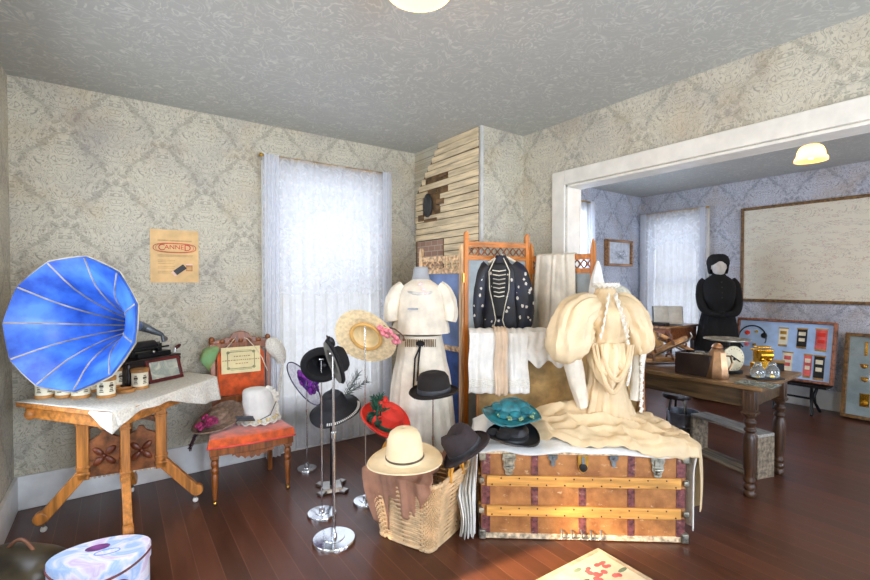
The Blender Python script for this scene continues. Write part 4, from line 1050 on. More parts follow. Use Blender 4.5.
MB().span((.015, .098, .015), (TW - .015, .11, .585), lid).obj('lining', 'tan_lining', lo)

# white sheet spread over the trunk top, falling down both ends
def sheet(s, q):
    y = lerp(-.028, TD - .03, q)
    x = lerp(-.42, TW + .40, s)
    top = TH + .012 + .022 * max(0, ns(x * 5, y * 6)) + .006 * math.sin(x * 17 + y * 9)
    mound = .11 * math.exp(-((x - .10) / .16) ** 2 - ((y - .3) / .16) ** 2) + .05 * math.exp(-((x - .62) / .4) ** 2 - ((y - .3) / .2) ** 2)
    p = V((x, y, top + mound))
    if q < .06: p.z -= (.014 + .016 * s) * (1 - q / .06) * (1 + .3 * math.sin(x * 9)); p.y -= .004
    if x < -.035:
        t = -.035 - x; k = min(1, t * 5)
        w = q * (.085 + .03 * math.sin(t * 14) + .07 * t)
        p = V((-.022 - .012 * k - w * k, lerp(y, -.02 + .022 * math.sin(q * 34 + 3 * t) + .012 * math.sin(q * 71), k), TH + .02 - t * 1.30 + .02 * math.sin(q * 25) * k))
    if x > TW + .03:
        t = x - TW - .03; yy = y * (1 - .62 * min(1, t / .08)) - .012
        f = .010 * math.sin(yy * 80); p = V((TW + .042 + f * min(1, t * 9), yy, TH + .02 - t * 1.2))
    p.z = max(p.z, .012)
    return p
sh = tag(MB().grid(sheet, 150, 46).obj('white_sheet', 'white_cotton', solid=.005), 'white cotton cloth spread over the trunk and trailing down both its ends', 'cloth'); sh.matrix_world = TX
# cream skirt of the puffed dress, heaped over the right of the trunk
def ridge(x, y):
    a = x * .93 + y * .55 + .10 * ns(x * 4, y * 4, 3)
    b = y * 1.0 + x * .22 + .09 * ns(x * 3.2, y * 3.2, 9)
    r1 = 1 - abs(math.sin(b * 27 + 1.5 * ns(x * 2.5, y * 5, 1))); r2 = 1 - abs(math.sin(a * 17 + 2))
    return .05 * r1 ** 1.4 * (.55 + .6 * ns(x * 3, y * 3, 7)) + .03 * r2 ** 2 * max(0, ns(x * 4, y * 4, 2) + .3) + .030 * abs(ns(x * 6 + 3, y * 11, 4)) + .014 * ns(x * 16, y * 24, 5)
def skirt(s, q):
    x = lerp(.22, TW + .36, s); y = lerp(.0, TD - .04, q)
    f0 = .16 * max(0, 1 - (x - .22) / .35) ** 1.3   # the front edge swings back towards the left
    y = lerp(.02 + f0 - .06 * min(1, max(0, (x - .55) / .4)), TD - .04, q)
    m = .12 * math.exp(-((x - .62) / .30) ** 2 - ((y - .34) / .2) ** 2) + .015 * math.exp(-((x - .98) / .2) ** 2 - ((y - .2) / .22) ** 2)
    z = TH + .035 + m + max(-.01, ridge(x, y) * (1 if x < TW else .6)) + .016
    if q < .09: z -= (.045 + .03 * min(1, max(0, (x - .55) / .4))) * (1 - q / .09) ** 1.5
    if x > TW + .05:
        t = x - TW - .05; y = lerp(-.03, TD - .05, q)
        return V((TW + .075 + .018 * math.sin(y * 50 + t * 4) + .02 * math.sin(t * 9), y + .03 * math.sin(t * 7), max(.03, z - .02 - t * 1.05 * (1 + .3 * math.sin(y * 13)))))
    return V((x, y - .012 * (q < .05), z))
sk = tag(MB().grid(skirt, 190, 110).obj('cream_skirt', 'cream_silk', solid=.006), 'cream silk skirt heaped in folds over the right half of the trunk', 'skirt'); sk.matrix_world = TX

# cream bodice with puffed sleeves on a stand behind the trunk
dp = at_d(606, 320, 2.78)
dr = thing('puffed_sleeve_dress', 'cream dress bodice with huge puffed sleeves and lace edging, above the trunk', 'dress', (dp.x, dp.y, 0), -YAW)
def zz(v, d=2.78): return CH - (v - 282.5) / FPX * d
def xx(u, d=2.78): return (u - 606) / FPX * d
eloft([(0, .0, zz(350), .115, .085, .5), (0, 0, zz(343), .12, .09, .6), (0, 0, zz(335), .135, .10, 1), (0, -.005, zz(322), .155, .115, 1), (0, 0, zz(311), .15, .11, .8), (0, .01, zz(304), .135, .09, .5), (0, .01, zz(298), .095, .075, .4), (0, .01, zz(293), .064, .06, .4), (0, .01, zz(288), .056, .055, .4)], 80, 17, .045, nz=.07).obj('bodice', 'cream_silk', dr)
MB().lathe([(.064, 0), (.085, .014), (.08, .028), (.06, .014)], 48, tr(0, .01, zz(288) - .004), cap=False, fn=lambda p, a, r: p + ZV * .006 * math.sin(16 * a)).obj('neck_frill', 'lace', dr)
L_ = sleeve([(xx(598), 0, zz(305)), (xx(588), -.01, zz(309)), (xx(574), -.03, zz(318)), (xx(568), -.05, zz(332)), (xx(566), -.05, zz(345)), (xx(567), -.04, zz(351)), (xx(569), -.03, zz(354))], [.06, .10, .122, .130, .132, .115, .06], 48, 11, .045, nz=.13)
L_.obj('puffed_sleeve', 'cream_puff', dr)
sleeve([(xx(569), -.03, zz(350)), (xx(572), -.03, zz(365)), (xx(577), -.02, zz(385)), (xx(583), -.01, zz(407))], [.055, .055, .048, .036], 20, 6, .04).obj('lower_sleeve', 'ivory', dr)
sleeve([(xx(614), 0, zz(303)), (xx(624), 0, zz(308)), (xx(632), .0, zz(320)), (xx(637), 0, zz(335)), (xx(641), -.0, zz(347)), (xx(643), 0, zz(352))], [.06, .085, .092, .088, .08, .07], 48, 9, .05, nz=.15).obj('puffed_sleeve', 'cream_silk', dr)
sleeve([(xx(640), 0, zz(347)), (xx(637), -.01, zz(365)), (xx(635), -.02, zz(385)), (xx(633), -.02, zz(400))], [.045, .04, .035, .03], 18, 5, .04).obj('lower_sleeve', 'ivory', dr)
mb = MB()
for i in range(24): mb.ball((xx(637.5), -.06 + .008 * math.sin(i * 2.2), zz(350 + i * 2.6)), (.012, .008, .012), 7)
for i in range(20): mb.ball((xx(621 + 3 * math.sin(i / 6)), -.10, zz(340 + i * 2.2)), (.010, .008, .011), 7)
mb.obj('lace_edging', 'lace', dr)
def peplum(s, q):
    a = lerp(-.25, PI + .25, s); k = lerp(1.0, 1.22, math.sin(q * PI * .5)); hem = zz(352 + 34 * math.sin(PI * s) ** .8)
    return V((-.125 * k * math.cos(a) * (1 - .35 * q * q), -.10 * k * math.sin(a) - .02 * math.sin(q * PI) + .012 * math.sin(s * 44 + q * 3), lerp(zz(342), hem, q)))
MB().grid(peplum, 60, 24).obj('draped_front', 'cream_puff', dr, solid=.005)
mb = MB()
for x0, x1, v, y in ((-.10, .09, 388, -.12), (-.075, .10, 376, -.125), (-.12, .02, 370, -.11), (.0, .12, 366, -.11)):
    pts = [V((lerp(x0, x1, i / 14), y - .012 * math.sin(PI * i / 14), lerp(zz(343), zz(v), math.sin(PI * i / 14) ** .7))) for i in range(15)]
    mb.tube(pts, [.008 + .010 * math.sin(PI * i / 14) for i in range(15)], 8)
mb.obj('swag', 'cream_silk', dr)
mb = MB()
for s_ in (-1, 1): mb.grid(lambda s, q: V((s_ * (lerp(.012, .075, q) + .012 * s), -.085 - .035 * math.sin(min(1, q * 1.1) * PI * .5) - .014 * s * (1 + math.sin(q * 38)), lerp(zz(296), zz(338), q) + .02 * s)), 5, 40)
mb.obj('bertha_ruffle', 'lace', dr, solid=.004)
eloft([(0, .02, TH + .07, .20, .09, 1.6), (0, .02, zz(400), .15, .09, 1.3), (0, .02, zz(375), .11, .08, 1), (0, .01, zz(348), .10, .075, .6)], 80, 13, .08, nz=.08).obj('skirt_drop', 'cream_silk', dr)
MB().tube([(0, .02, TH - .45), (0, .02, zz(345))], .012, 10).obj('stand_pole', 'steel', dr)
MB().lathe([(.001, 0), (.13, 0), (.13, .012), (.001, .02)], 24, tr(0, .02, .036)).obj('stand_base', 'steel', dr)
# lace collar behind the neck
p = at_d(621, 298, 2.98)
h = thing('grey_lace_hood', 'greyish lace hood standing behind the neck of the cream puffed dress', 'bonnet', (p.x, p.y, p.z), -YAW)
eloft([(0, 0, -.10, .07, .06), (0, 0, -.04, .075, .065), (-.005, 0, .02, .07, .06), (-.01, 0, .06, .05, .045), (-.015, 0, .08, .02, .02), (-.015, 0, .083, .004, .004)], 40, 14, .035).obj('lace', mat('grey_lace', (196, 194, 176), .85, var=.1, scale=60, bump=.4, bscale=200), h)

# ------------------------------------------------------------------ folding screen
def scr(u, d): q = at_d(u, 282, d); return V((q.x, q.y, 0))
Q = [scr(420, 3.74), scr(463.5, 3.32), scr(529, 3.54), scr(596, 3.14)]
sc = thing('folding_screen', 'three-panel oak folding screen with lattice top rails, behind the trunk', 'folding screen', Q[1])
O1 = Q[1]
def panel(A, B, ztop, zrail, mats, inner, pts):
    wd, wx = mats; A = A - O1; B = B - O1; d = (B - A).normalized(); A = A + d * .004; B = B - d * .004; s = V((-d.y, d.x, 0)); w = .034
    mb = MB()
    for e, sgn in ((A + d * w / 2, 1), (B - d * w / 2, -1)):
        mb.beam(e, e + ZV * (ztop - .03), w, .024, d)
        pr = [(-.017, -.03), (.017, -.03), (.02, -.0), (.012, .02), (.004, .03), (-.008, .028), (-.017, .01)] if not pts else [(-.017, -.03), (.017, -.03), (.017, .02), (.010, .07), (.0, .10), (-.012, .06), (-.017, 0)]
        mb.prism([(x * sgn, z) for x, z in pr][::sgn], .024, tr(*(e + ZV * ztop)) @ Matrix(((d.x, 0, s.x, 0), (d.y, 0, s.y, 0), (0, 1, 0, 0), (0, 0, 0, 1))) @ tr(0, 0, -.012))
    root = mb.obj('panel', wd, sc, bevel=.003)
    a, b = A + d * w, B - d * w
    for z, h_ in ((zrail, .04), (zrail - .10, .035), (.95, .04), (.14, .05)): MB().beam(a + ZV * z, b + ZV * z, h_, .02, ZV).obj('rail', wx, root, bevel=.002)
    mb = MB(); L = (b - a).length; n = 7 if wd == 'pale_wood' else 9; z0, z1 = zrail - .083, zrail - .02
    for i in range(n):
        p, q = a + (b - a) * (i / n), a + (b - a) * ((i + 1) / n)
        mb.tube([p + ZV * z0, q + ZV * z1], .0055, 6); mb.tube([p + ZV * z1, q + ZV * z0], .0055, 6); wd == 'pale_wood' or mb.ball((p + q) / 2 + ZV * (z0 + z1) / 2, .011, 8)
    mb.obj('lattice', 'chair_wood' if wd != 'pale_wood' else 'pale_wood', root)
    mb = MB(); mb.beam(a + ZV * (.97), a + ZV * (zrail - .118), .002, .002)
    mb = MB(); mb.beam((a + b) / 2 + ZV * .97, (a + b) / 2 + ZV * (zrail - .118), L, .005, d); mb.obj('fabric_panel', inner, root)
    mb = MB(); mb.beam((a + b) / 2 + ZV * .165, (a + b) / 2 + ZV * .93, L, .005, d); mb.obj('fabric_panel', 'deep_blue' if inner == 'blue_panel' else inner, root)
    return root
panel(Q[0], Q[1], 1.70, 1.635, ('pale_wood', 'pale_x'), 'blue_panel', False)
panel(Q[1], Q[2], 1.80, 1.735, ('screen_oak', 'screen_x'), 'grey_panel', False)
panel(Q[2], Q[3], 1.66, 1.635, ('screen_oak', 'screen_x'), 'grey_panel', True)
for q in (Q[1], Q[2]):
    for z in (.3, 1.45): MB().tube([q - O1 - FH * .022 + ZV * z, q - O1 - FH * .022 + ZV * (z + .07)], .007, 8).obj('hinge', 'brass', sc)

# floral jacket hung on the middle panel
def scd(u): return 3.32 + (u - 463.5) / (529 - 463.5) * .22 - .085
jp = at_d(500, 290, scd(500)); dj = scd(500)
jk = thing('floral_jacket', 'black floral jacket with pale corded front hanging on the middle screen panel', 'jacket', (jp.x, jp.y, 0), -YAW + math.radians(-14))
def jz(v): return CH - (v - 282.2) / FPX * dj
def jx(u): return (u - 500) / FPX * dj
eloft([(jx(501), 0, jz(336), .165, .035), (jx(501), 0, jz(325), .16, .04), (jx(501), 0, jz(310), .14, .045), (jx(501), 0, jz(295), .135, .045), (jx(501), 0, jz(280), .14, .045), (jx(501), 0, jz(270), .13, .04), (jx(501), 0, jz(264), .07, .035), (jx(501), 0, jz(258), .045, .035), (jx(501), 0, jz(256), .04, .03)], 40, 5, .03).obj('jacket_body', 'jacket', jk)
for s in (-1, 1):
    sleeve([(s * .09, 0, jz(266)), (s * .145, -.005, jz(275)), (s * .175, -.015, jz(295)), (s * .185, -.02, jz(315)), (s * .17, -.02, jz(333))], [.045, .062, .068, .062, .045], 20, 5, .05, .6).obj('sleeve', 'jacket', jk)
mb = MB(); mb.grid(lambda s, q: V((lerp(-.055, .055, s) * (1 - .55 * abs(q - .3) ** 1.2), -.052 - .006 * math.sin(PI * s), lerp(jz(264), jz(318), q))), 10, 16); mb.obj('front_panel', 'jk_black', jk, solid=.006)
mb = MB()
for i in range(7): mb.tube([(-.05 + .002 * i, -.063, jz(272 + i * 4.2) + .008), (0, -.068, jz(272 + i * 4.2)), (.05 - .002 * i, -.063, jz(272 + i * 4.2) + .008)], .0042, 6)
for s in (-1, 1):
    mb.tube([(s * .03, -.05, jz(259)), (s * .075, -.058, jz(272)), (s * .07, -.06, jz(290)), (s * .04, -.06, jz(308)), (s * .025, -.055, jz(320)), (s * .06, -.05, jz(335))], .004, 6)
mb.obj('pale_cording', 'jk_trim', jk)
hp = at_d(502, 255, dj)
hg = thing('coat_hanger', 'pale hanger with wire hook under the collar of the black floral jacket', 'hanger', hp, -YAW + math.radians(-14))
mb = MB(); mb.tube([(-.10, .01, -.055), (-.05, .005, -.025), (0, 0, -.005), (.05, .005, -.025), (.10, .01, -.055)], .010, 8); mb.obj('arms', 'jk_trim', hg)
MB().tube([(0, 0, 0), (0, 0, .02), (.012, .02, .035), (.01, .055, .045), (.0, .07, .03)], .003, 6).obj('hook', 'steel', hg)

# white petticoat hung over the right panel
a, b = Q[2], Q[3]; pd = (b - a).normalized(); pn = V((pd.y, -pd.x, 0))
if pn.dot(FH) > 0: pn = -pn
def pet(s, q):
    ta, tb = lerp(.16, .06, q), lerp(.72, .78, q)
    base = a + (b - a) * lerp(ta, tb, s)
    if q < .06: return base + pn * (lerp(-.02, .022, q / .06)) + ZV * (1.66 + .006 * math.sin(q / .06 * PI))
    t = (q - .06) / .94
    return base + pn * (.024 + .014 * t + .010 * t * math.sin(s * 15 + 1 + 3 * ns(s * 3, t)) + .004 * math.sin(s * 31 + 4 * ns(s * 4, t * 1.5))) + ZV * (1.657 - t * .62)
tag(MB().grid(pet, 60, 30).obj('white_petticoat', 'ivory', solid=.005), 'long ivory petticoat draped over the right screen panel beside the door casing', 'petticoat')
# white cloth hung from the screen's right post
p = Q[3] + ZV * 1.58 - FH * .03
t = tag(eloft([(0, -.02, -.34, .05, .045), (-.005, -.02, -.2, .055, .045), (-.008, -.015, -.1, .04, .035), (-.003, -.01, -.03, .022, .022), (0, 0, .02, .008, .008)], 30, 7, .12).obj('white_cloth', 'white_cotton'), 'white cloth hanging from the pointed right post of the screen', 'cloth')
t.location = p; t.rotation_euler = (0, 0, -YAW)

# garments hung over the open trunk lid
lz = TH + .60
def hungs(x0, x1, zb, name, label, m, tucks=0, rag=0, off=0, flare=0, cat='garment', kf=60):
    def f(s, q):
        x = lerp(x0, x1, s) + (s - .5) * flare * q
        y0 = TD + .01 - .012 - off
        if q < .12:
            t = q / .12; return V((x, lerp(y0 + .15, y0, t) + .03, lz + .012 + off + .012 * math.sin(PI * t) + .003 * math.sin(s * 20)))
        t = (q - .12) / .88
        zz_ = lerp(lz + .012 + off, zb + rag * math.sin(s * 13 + 1), t)
        return V((x + .004 * math.sin(t * 9), y0 + .012 - .02 * t + (.004 + .007 * t) * (math.sin((s * (x1 - x0)) * kf + x0 * 40 + 3.5 * ns(x * 9, t * 1.5)) + .5 * math.sin(s * (x1 - x0) * kf * 2.3 + 3 * ns(x * 6, t * 2, 4))) + .004 * ns(x * 30, t * 12), zz_))
    o = tag(MB().grid(f, 46, 34).obj(name, m, solid=.005), label, cat)
    o.matrix_world = TX
    if tucks:
        mb = MB()
        for k in range(tucks):
            q = .80 + .028 * k; mb.tube([V(f(i / 24, q)) + V((0, -.006, 0)) for i in range(25)], .0032, 5)
        mb.obj('pin_tucks', 'lace', o)
    return o
hungs(-.05, .15, .70, 'white_bloomers', 'white tucked cotton drawers hung over the left end of the open trunk lid', 'white_cotton', 5, .004, .0, .015)
hungs(.12, .205, .69, 'beige_stocking', 'narrow beige linen piece between the white garments on the trunk lid', 'beige', 0, .004, .012, 0, 'garment', 70)
hungs(.20, .345, .70, 'white_bloomers', 'white tucked cotton drawers below the right side of the floral jacket', 'white_cotton', 5, .004, .0, .015)
hungs(.345, .60, .90, 'white_blouse', 'short gathered white blouse on the trunk lid, left of the puffed sleeve', 'white_cotton', 0, .025, .006, .03, 'blouse', 48)

# teal and black hats on the trunk
h = hat('teal satin hat with pale flowers, on the white cloth at the trunk top', 'teal_satin_hat', at_d(512, 413, 2.62), ZV + RT * .05 - FH * .12)
hat_body([(.172, .004), (.176, -.002), (.13, -.004), (.1, .0), (.092, .015), (.088, .045), (.07, .068), (.04, .078), (.001, .08)], 1, .9, .010, 3).obj('satin_body', 'teal', h, solid=.006)
mb = MB(); rnd = random.Random(4)
for i in range(9):
    a = 2 * PI * i / 9; mb.ball((.092 * math.cos(a), .085 * math.sin(a), .03 + .015 * math.sin(3 * a)), (.04, .035, .02), 8)
mb.obj('satin_swag', 'teal', h)
mb = MB(); blossoms(mb, [((.12 + rnd.uniform(-.02, .02)) * math.cos(a), (.11 + rnd.uniform(-.02, .02)) * math.sin(a), .012) for a in (-3.0, -2.4, -1.9, -1.3, -.8, -.3, .2)], .016, 5); mb.obj('flower_trim', 'teal_fl', h)
h = hat('black satin hat with upswept brim lying at the front edge of the trunk', 'black_satin_hat', at_d(513, 436, 2.50), ZV + RT * .16 - FH * .18)
hat_body([(.155, .02), (.16, .012), (.125, -.002), (.095, .0), (.086, .015), (.08, .045), (.06, .06), (.001, .064)], 1.05, .8, .016, 2, 0, 44, .4).obj('satin_body', 'black_satin', h, solid=.007)
band(.089, .087, .012, .03, 1.05, .8).obj('hat_band', 'black_felt', h)
mb = MB(); mb.ball((-.10, -.02, .035), (.05, .035, .025), 10); mb.ball((-.13, .03, .03), (.04, .03, .02), 10); mb.obj('bow', 'black_felt', h)

# ------------------------------------------------------------------ dress form in blouse and skirt
dfp = at_d(421, 282, 3.12)
df = thing('dress_form', 'grey dress form on a stand wearing the white blouse and skirt', 'dress form', (dfp.x, dfp.y, 0), -YAW)
d3 = 3.12
def fz(v): return CH - (v - 281.8) / FPX * d3
def fx(u): return (u - 421) / FPX * d3
eloft([(0, 0, fz(300), .15, .09), (0, 0, fz(288), .12, .08), (0, 0, fz(281), .07, .06), (0, 0, fz(275), .055, .052), (0, 0, fz(269), .05, .048), (0, 0, fz(267), .04, .038)], 32).obj('torso', 'form_grey', df)
mb = MB(); mb.tube([(0, 0, .03), (0, 0, fz(300))], .014, 10); mb.lathe([(.001, 0), (.15, 0), (.15, .015), (.03, .03), (.001, .03)], 28); mb.obj('stand', 'iron', df)
bl = thing('white_blouse', 'loose white blouse with pink-trimmed collar on the grey dress form', 'blouse', (dfp.x, dfp.y, 0), -YAW)
eloft([(0, 0, fz(333), .195, .135, 1.2), (0, 0, fz(326), .19, .135, 1), (0, 0, fz(312), .172, .13, .7), (0, 0, fz(300), .165, .122, .5), (0, 0, fz(291), .155, .11, .4), (0, 0, fz(285), .115, .09, .3), (0, 0, fz(280.5), .07, .065, .2), (0, 0, fz(279.5), .062, .06, .2)], 72, 12, .03, nz=.03).obj('blouse_body', 'ivory', bl)
for s in (-1, 1):
    sleeve([(s * .12, 0, fz(287)), (s * .165, -.01, fz(293)), (s * .19, -.02, fz(304)), (s * .20, -.03, fz(315)), (s * .195, -.035, fz(321))], [.045, .054, .056, .052, .044], 24, 7, .06, nz=.10).obj('sleeve', 'ivory', bl)
mb = MB()
for i in range(40):
    a = -PI + PI * i / 39; mb.ball((.115 * math.cos(a), .105 * math.sin(a) - .012, fz(289) - .03 * math.sin(-a)), (.012, .008, .012), 7)
mb.obj('lace_collar', mat('grey_trim', (196, 196, 190), .8), bl)
mb = MB(); blossoms(mb, [(.0, -.115, fz(284)), (.02, -.125, fz(289)), (.04, -.13, fz(293))], .016, 5); mb.obj('pink_ribbon', mat('pale_pink', (232, 190, 190), .7), bl)
MB().box((-.05, -.135, fz(308)), (.07, .006, .012)).obj('grey_emblem', 'graph', bl)
wk = thing('white_skirt', 'long white gathered skirt with dark waist ties on the dress form', 'skirt', (dfp.x, dfp.y, 0), -YAW)
eloft([(0, 0, .12, .27, .24, 1.2), (0, 0, .3, .25, .225, 1.1), (0, 0, .55, .225, .20, 1), (0, 0, .8, .20, .175, .9), (0, 0, fz(362), .178, .15, .7), (0, 0, fz(350), .165, .135, .5), (0, 0, fz(340), .15, .12, .3), (0, 0, fz(335), .145, .115, .2)], 90, 19, .03).obj('skirt_body', 'ivory', wk)
mb = MB()
for i in range(15): mb.box((lerp(-.1, .1, i / 14), -.126 + .25 * (i / 14 - .5) ** 2 * .1, fz(341)), (.005, .012, .05))
mb.obj('waist_gathers', 'print', wk)
mb = MB(); mb.ball((.0, -.14, fz(341)), (.03, .012, .02), 8)
for x, v in ((-.035, 382), (-.01, 376)): mb.tube([(0, -.14, fz(343)), (x, -.155, fz(355)), (x - .01, -.185, fz(v))], .006, 6)
mb.obj('dark_tie', 'black_felt', wk)

# ------------------------------------------------------------------ rug
rc = at_z(598, 550, 0)
rg = thing('floral_rug', 'cream floral rug with its corner pointing at the trunk', 'rug', rc, math.radians(-62))
e1 = (at_z(540, 580, 0) - rc).normalized(); e2 = (at_z(662, 582, 0) - rc).normalized(); rg.rotation_euler = (0, 0, 0)
rl, rw = 1.5, 1.0
e2 = (e2 - e1 * e2.dot(e1)).normalized()
mb = MB(); X = Matrix(((e1.x, e2.x, 0, 0), (e1.y, e2.y, 0, 0), (0, 0, 1, 0), (0, 0, 0, 1)))
mb.box((rl / 2, rw / 2, .005), (rl, rw, .01), X); mb.obj('pile', 'rug', rg, bevel=.002)
mb = MB()
for c, d in (((rl / 2, .012, .0105), (rl, .024, .002)), ((.012, rw / 2, .0105), (.024, rw - .048, .002)), ((rl / 2, rw - .012, .0105), (rl, .024, .002)), ((rl - .012, rw / 2, .0105), (.024, rw - .048, .002))): mb.box(c, d, X)
mb.obj('border', 'rug_edge', rg)
mb = MB(); rnd = random.Random(8)
for cx_, cy_ in ((.16, .13), (.30, .33), (.6, .35), (.3, .6), (.9, .7), (.75, .15), (1.2, .4)):
    for i in range(16):
        a = rnd.uniform(0, 2 * PI); r = rnd.uniform(.01, .10); mb.use(0).ball((cx_ + r * math.cos(a), cy_ + r * math.sin(a), .0102), (rnd.uniform(.015, .03), rnd.uniform(.01, .018), .0022), 9, X)
    for i in range(6):
        a = rnd.uniform(0, 2 * PI); r = rnd.uniform(.1, .15); mb.use(1).ball((cx_ + r * math.cos(a), cy_ + r * math.sin(a), .0102), (rnd.uniform(.02, .04), .012, .0022), 9, X)
mb.obj('woven_roses', ['rug_pink', 'rug_green'], rg)

# ------------------------------------------------------------------ far room: long table
LT = .765
lt = thing('long_table', 'long dark farmhouse table with turned legs, beyond the cased opening', 'table', (3.42, 1.16, 0), math.radians(2))
tl, td = 1.75, .85
mb = MB(); mb.span((0, 0, LT - .03), (td, tl, LT)); mb.obj('table_top', 'dark_y', lt, bevel=.008)
mb = MB(); mb.span((.055, .10, LT - .16), (.075, tl - .1, LT - .03)); mb.span((.66, .10, LT - .16), (.68, tl - .1, LT - .03)); mb.span((.075, .075, LT - .16), (.66, .095, LT - .03)); mb.span((.075, tl - .095, LT - .16), (.66, tl - .075, LT - .03))
mb.obj('apron', 'apron_y', lt, bevel=.003)
for x in (.065, .655):
    for y in (.085, tl - .085):
        pr = [(.001, 0), (.028, 0), (.036, .012), (.038, .03), (.03, .045), (.026, .05), (.036, .06), (.038, .075), (.03, .09), (.026, .095), (.035, .105), (.036, .12), (.028, .135), (.03, .15), (.038, .2), (.042, .30), (.040, .40), (.032, .43), (.026, .44), (.036, .45), (.038, .46), (.026, .475), (.036, .50), (.038, .515), (.024, .535), (.034, .55), (.034, .56), (.001, .56)]
        mb = MB(); mb.lathe(pr, 20, tr(x, y, 0)); mb.box((x, y, .645), (.075, .075, .17)); mb.box((x, y, .575), (.088, .088, .02)); mb.box((x, y, .655), (.03, .082, .11)); mb.box((x, y, .655), (.082, .03, .11))
        mb.obj('leg', 'dark_wood', lt, bevel=.003)
def on(u, v, z=LT): q = at_z(u, v, z); return V((q.x, q.y, z + .001))
# copper coffee pot
t = thing('copper_jug', 'dull copper tapered measuring jug on the long table, beside the dial scale', 'jug', on(717, 377.5))
mb = MB(); mb.lathe([(.001, 0), (.075, 0), (.078, .006), (.068, .09), (.054, .18), (.040, .205), (.033, .212), (.001, .212)], 8); mb.obj('body', 'copper', t)
MB().lathe([(.033, .21), (.037, .218), (.03, .236), (.018, .246), (.001, .248)], 16).obj('lid', mat('lid_copper', (196, 150, 112), .3, 1), t)
MB().tube([(.04, -.02, .16), (.09, -.05, .15), (.11, -.055, .10), (.08, -.045, .05)], .007, 8).obj('handle', 'copper', t)
# kitchen scale
t = thing('dial_scale', 'old kitchen scale with round cream dial and flat top pan on the long table', 'scale', on(734, 374), -YAW + .2)
mb = MB(); mb.box((0, .05, .012), (.14, .12, .024)); mb.box((0, .05, .10), (.09, .06, .17)); mb.tube([(0, .05, .18), (0, .05, .25)], .009, 8); mb.obj('body', 'iron', t, bevel=.003)
mb = MB(); mb.lathe([(.001, 0), (.095, 0), (.098, .012), (.09, .018), (.001, .018)], 28, tr(0, .02, .11) @ rot(x=PI / 2)); mb.obj('dial', 'dial', t)
mb = MB(); mb.tube([(-.03, -.004, .14), (.05, -.004, .09)], .004, 6); mb.ball((0, -.002, .11), .01, 8)
for i in range(20):
    a = 2 * PI * i / 20; mb.box((.078 * math.cos(a), 0, .11 + .078 * math.sin(a)), (.004, .003, .004))
mb.obj('pointer', 'iron', t)
MB().lathe([(.001, .245), (.12, .245), (.155, .255), (.155, .26), (.12, .252), (.001, .252)], 30, tr(-.02, .05, 0)).obj('pan', 'tin', t)
# inkstand: two cut-glass wells with gilt lid on a tray
t = thing('crystal_inkstand', 'pair of clear cut-glass inkwells with a gilt top near the table corner', 'inkstand', on(765, 378.5), -.62)
MB().box((0, 0, .006), (.2, .12, .01)).obj('tray', 'black', t, bevel=.003)
for x in (-.052, .052):
    mb = MB(); mb.lathe([(.001, .012), (.042, .012), (.046, .02), (.044, .06), (.03, .085), (.022, .092), (.001, .092)], 8, tr(x, 0, 0)); mb.ball((x, -.038, .045), (.024, .01, .024), 12); w = mb.obj('inkwell', 'crystal', t)
    MB().lathe([(.001, .092), (.024, .092), (.026, .1), (.02, .115), (.012, .118), (.001, .12)], 12, tr(x, 0, 0)).obj('stopper', 'crystal', w)
t = thing('gilt_ornament', 'shiny gold little machine standing behind the cut-glass inkwells', 'ornament', on(762, 370), -.62)
mb = MB(); mb.box((0, 0, .03), (.13, .09, .06)); mb.box((0, 0, .10), (.10, .07, .10)); mb.lathe([(.001, -.05), (.032, -.05), (.032, .05), (.001, .05)], 18, tr(0, -.03, .12) @ rot(y=PI / 2)); mb.box((0, 0, .158), (.13, .08, .016)); mb.box((0, 0, .18), (.10, .06, .012)); mb.ball((-.03, -.04, .09), .018, 10); mb.ball((.03, -.04, .09), .018, 10)
mb.obj('body', 'gold', t, bevel=.004)
t = thing('dark_stamp_box', 'small dark box with a brass edge to the right of the gold ornament', 'box', on(777, 369.5), .3)
MB().box((0, 0, .03), (.12, .09, .06)).obj('body', 'black', t, bevel=.004); MB().box((0, 0, .063), (.14, .1, .008)).obj('lid', 'brass', t, bevel=.002)
# dark box with tins
t = thing('dark_tool_box', 'dark open box filled with tin lids on the long table, left of the copper jug', 'box', on(697, 373.5), .1)
mb = MB(); mb.box((0, 0, .01), (.20, .24, .02)); mb.box((-.095, 0, .085), (.012, .24, .15)); mb.box((.095, 0, .085), (.012, .24, .15)); mb.box((0, -.114, .085), (.18, .012, .15)); mb.box((0, .114, .085), (.18, .012, .15)); mb.obj('body', 'ebony', t, bevel=.003)
TB = tr(*t.location) @ rot(z=.1)
for i in range(7):
    o = tag(MB().lathe([(.001, 0), (.035, 0), (.035, .13), (.03, .134), (.001, .13)], 14).obj('small_tin', 'tin'), 'one of the small dull tins packed in the dark box on the long table', 'tin', 'tins in the dark tool box')
    o.location = TB @ V((-.055 + .055 * (i % 3), -.07 + .07 * (i // 3), .021 + .006 * (i % 2)))
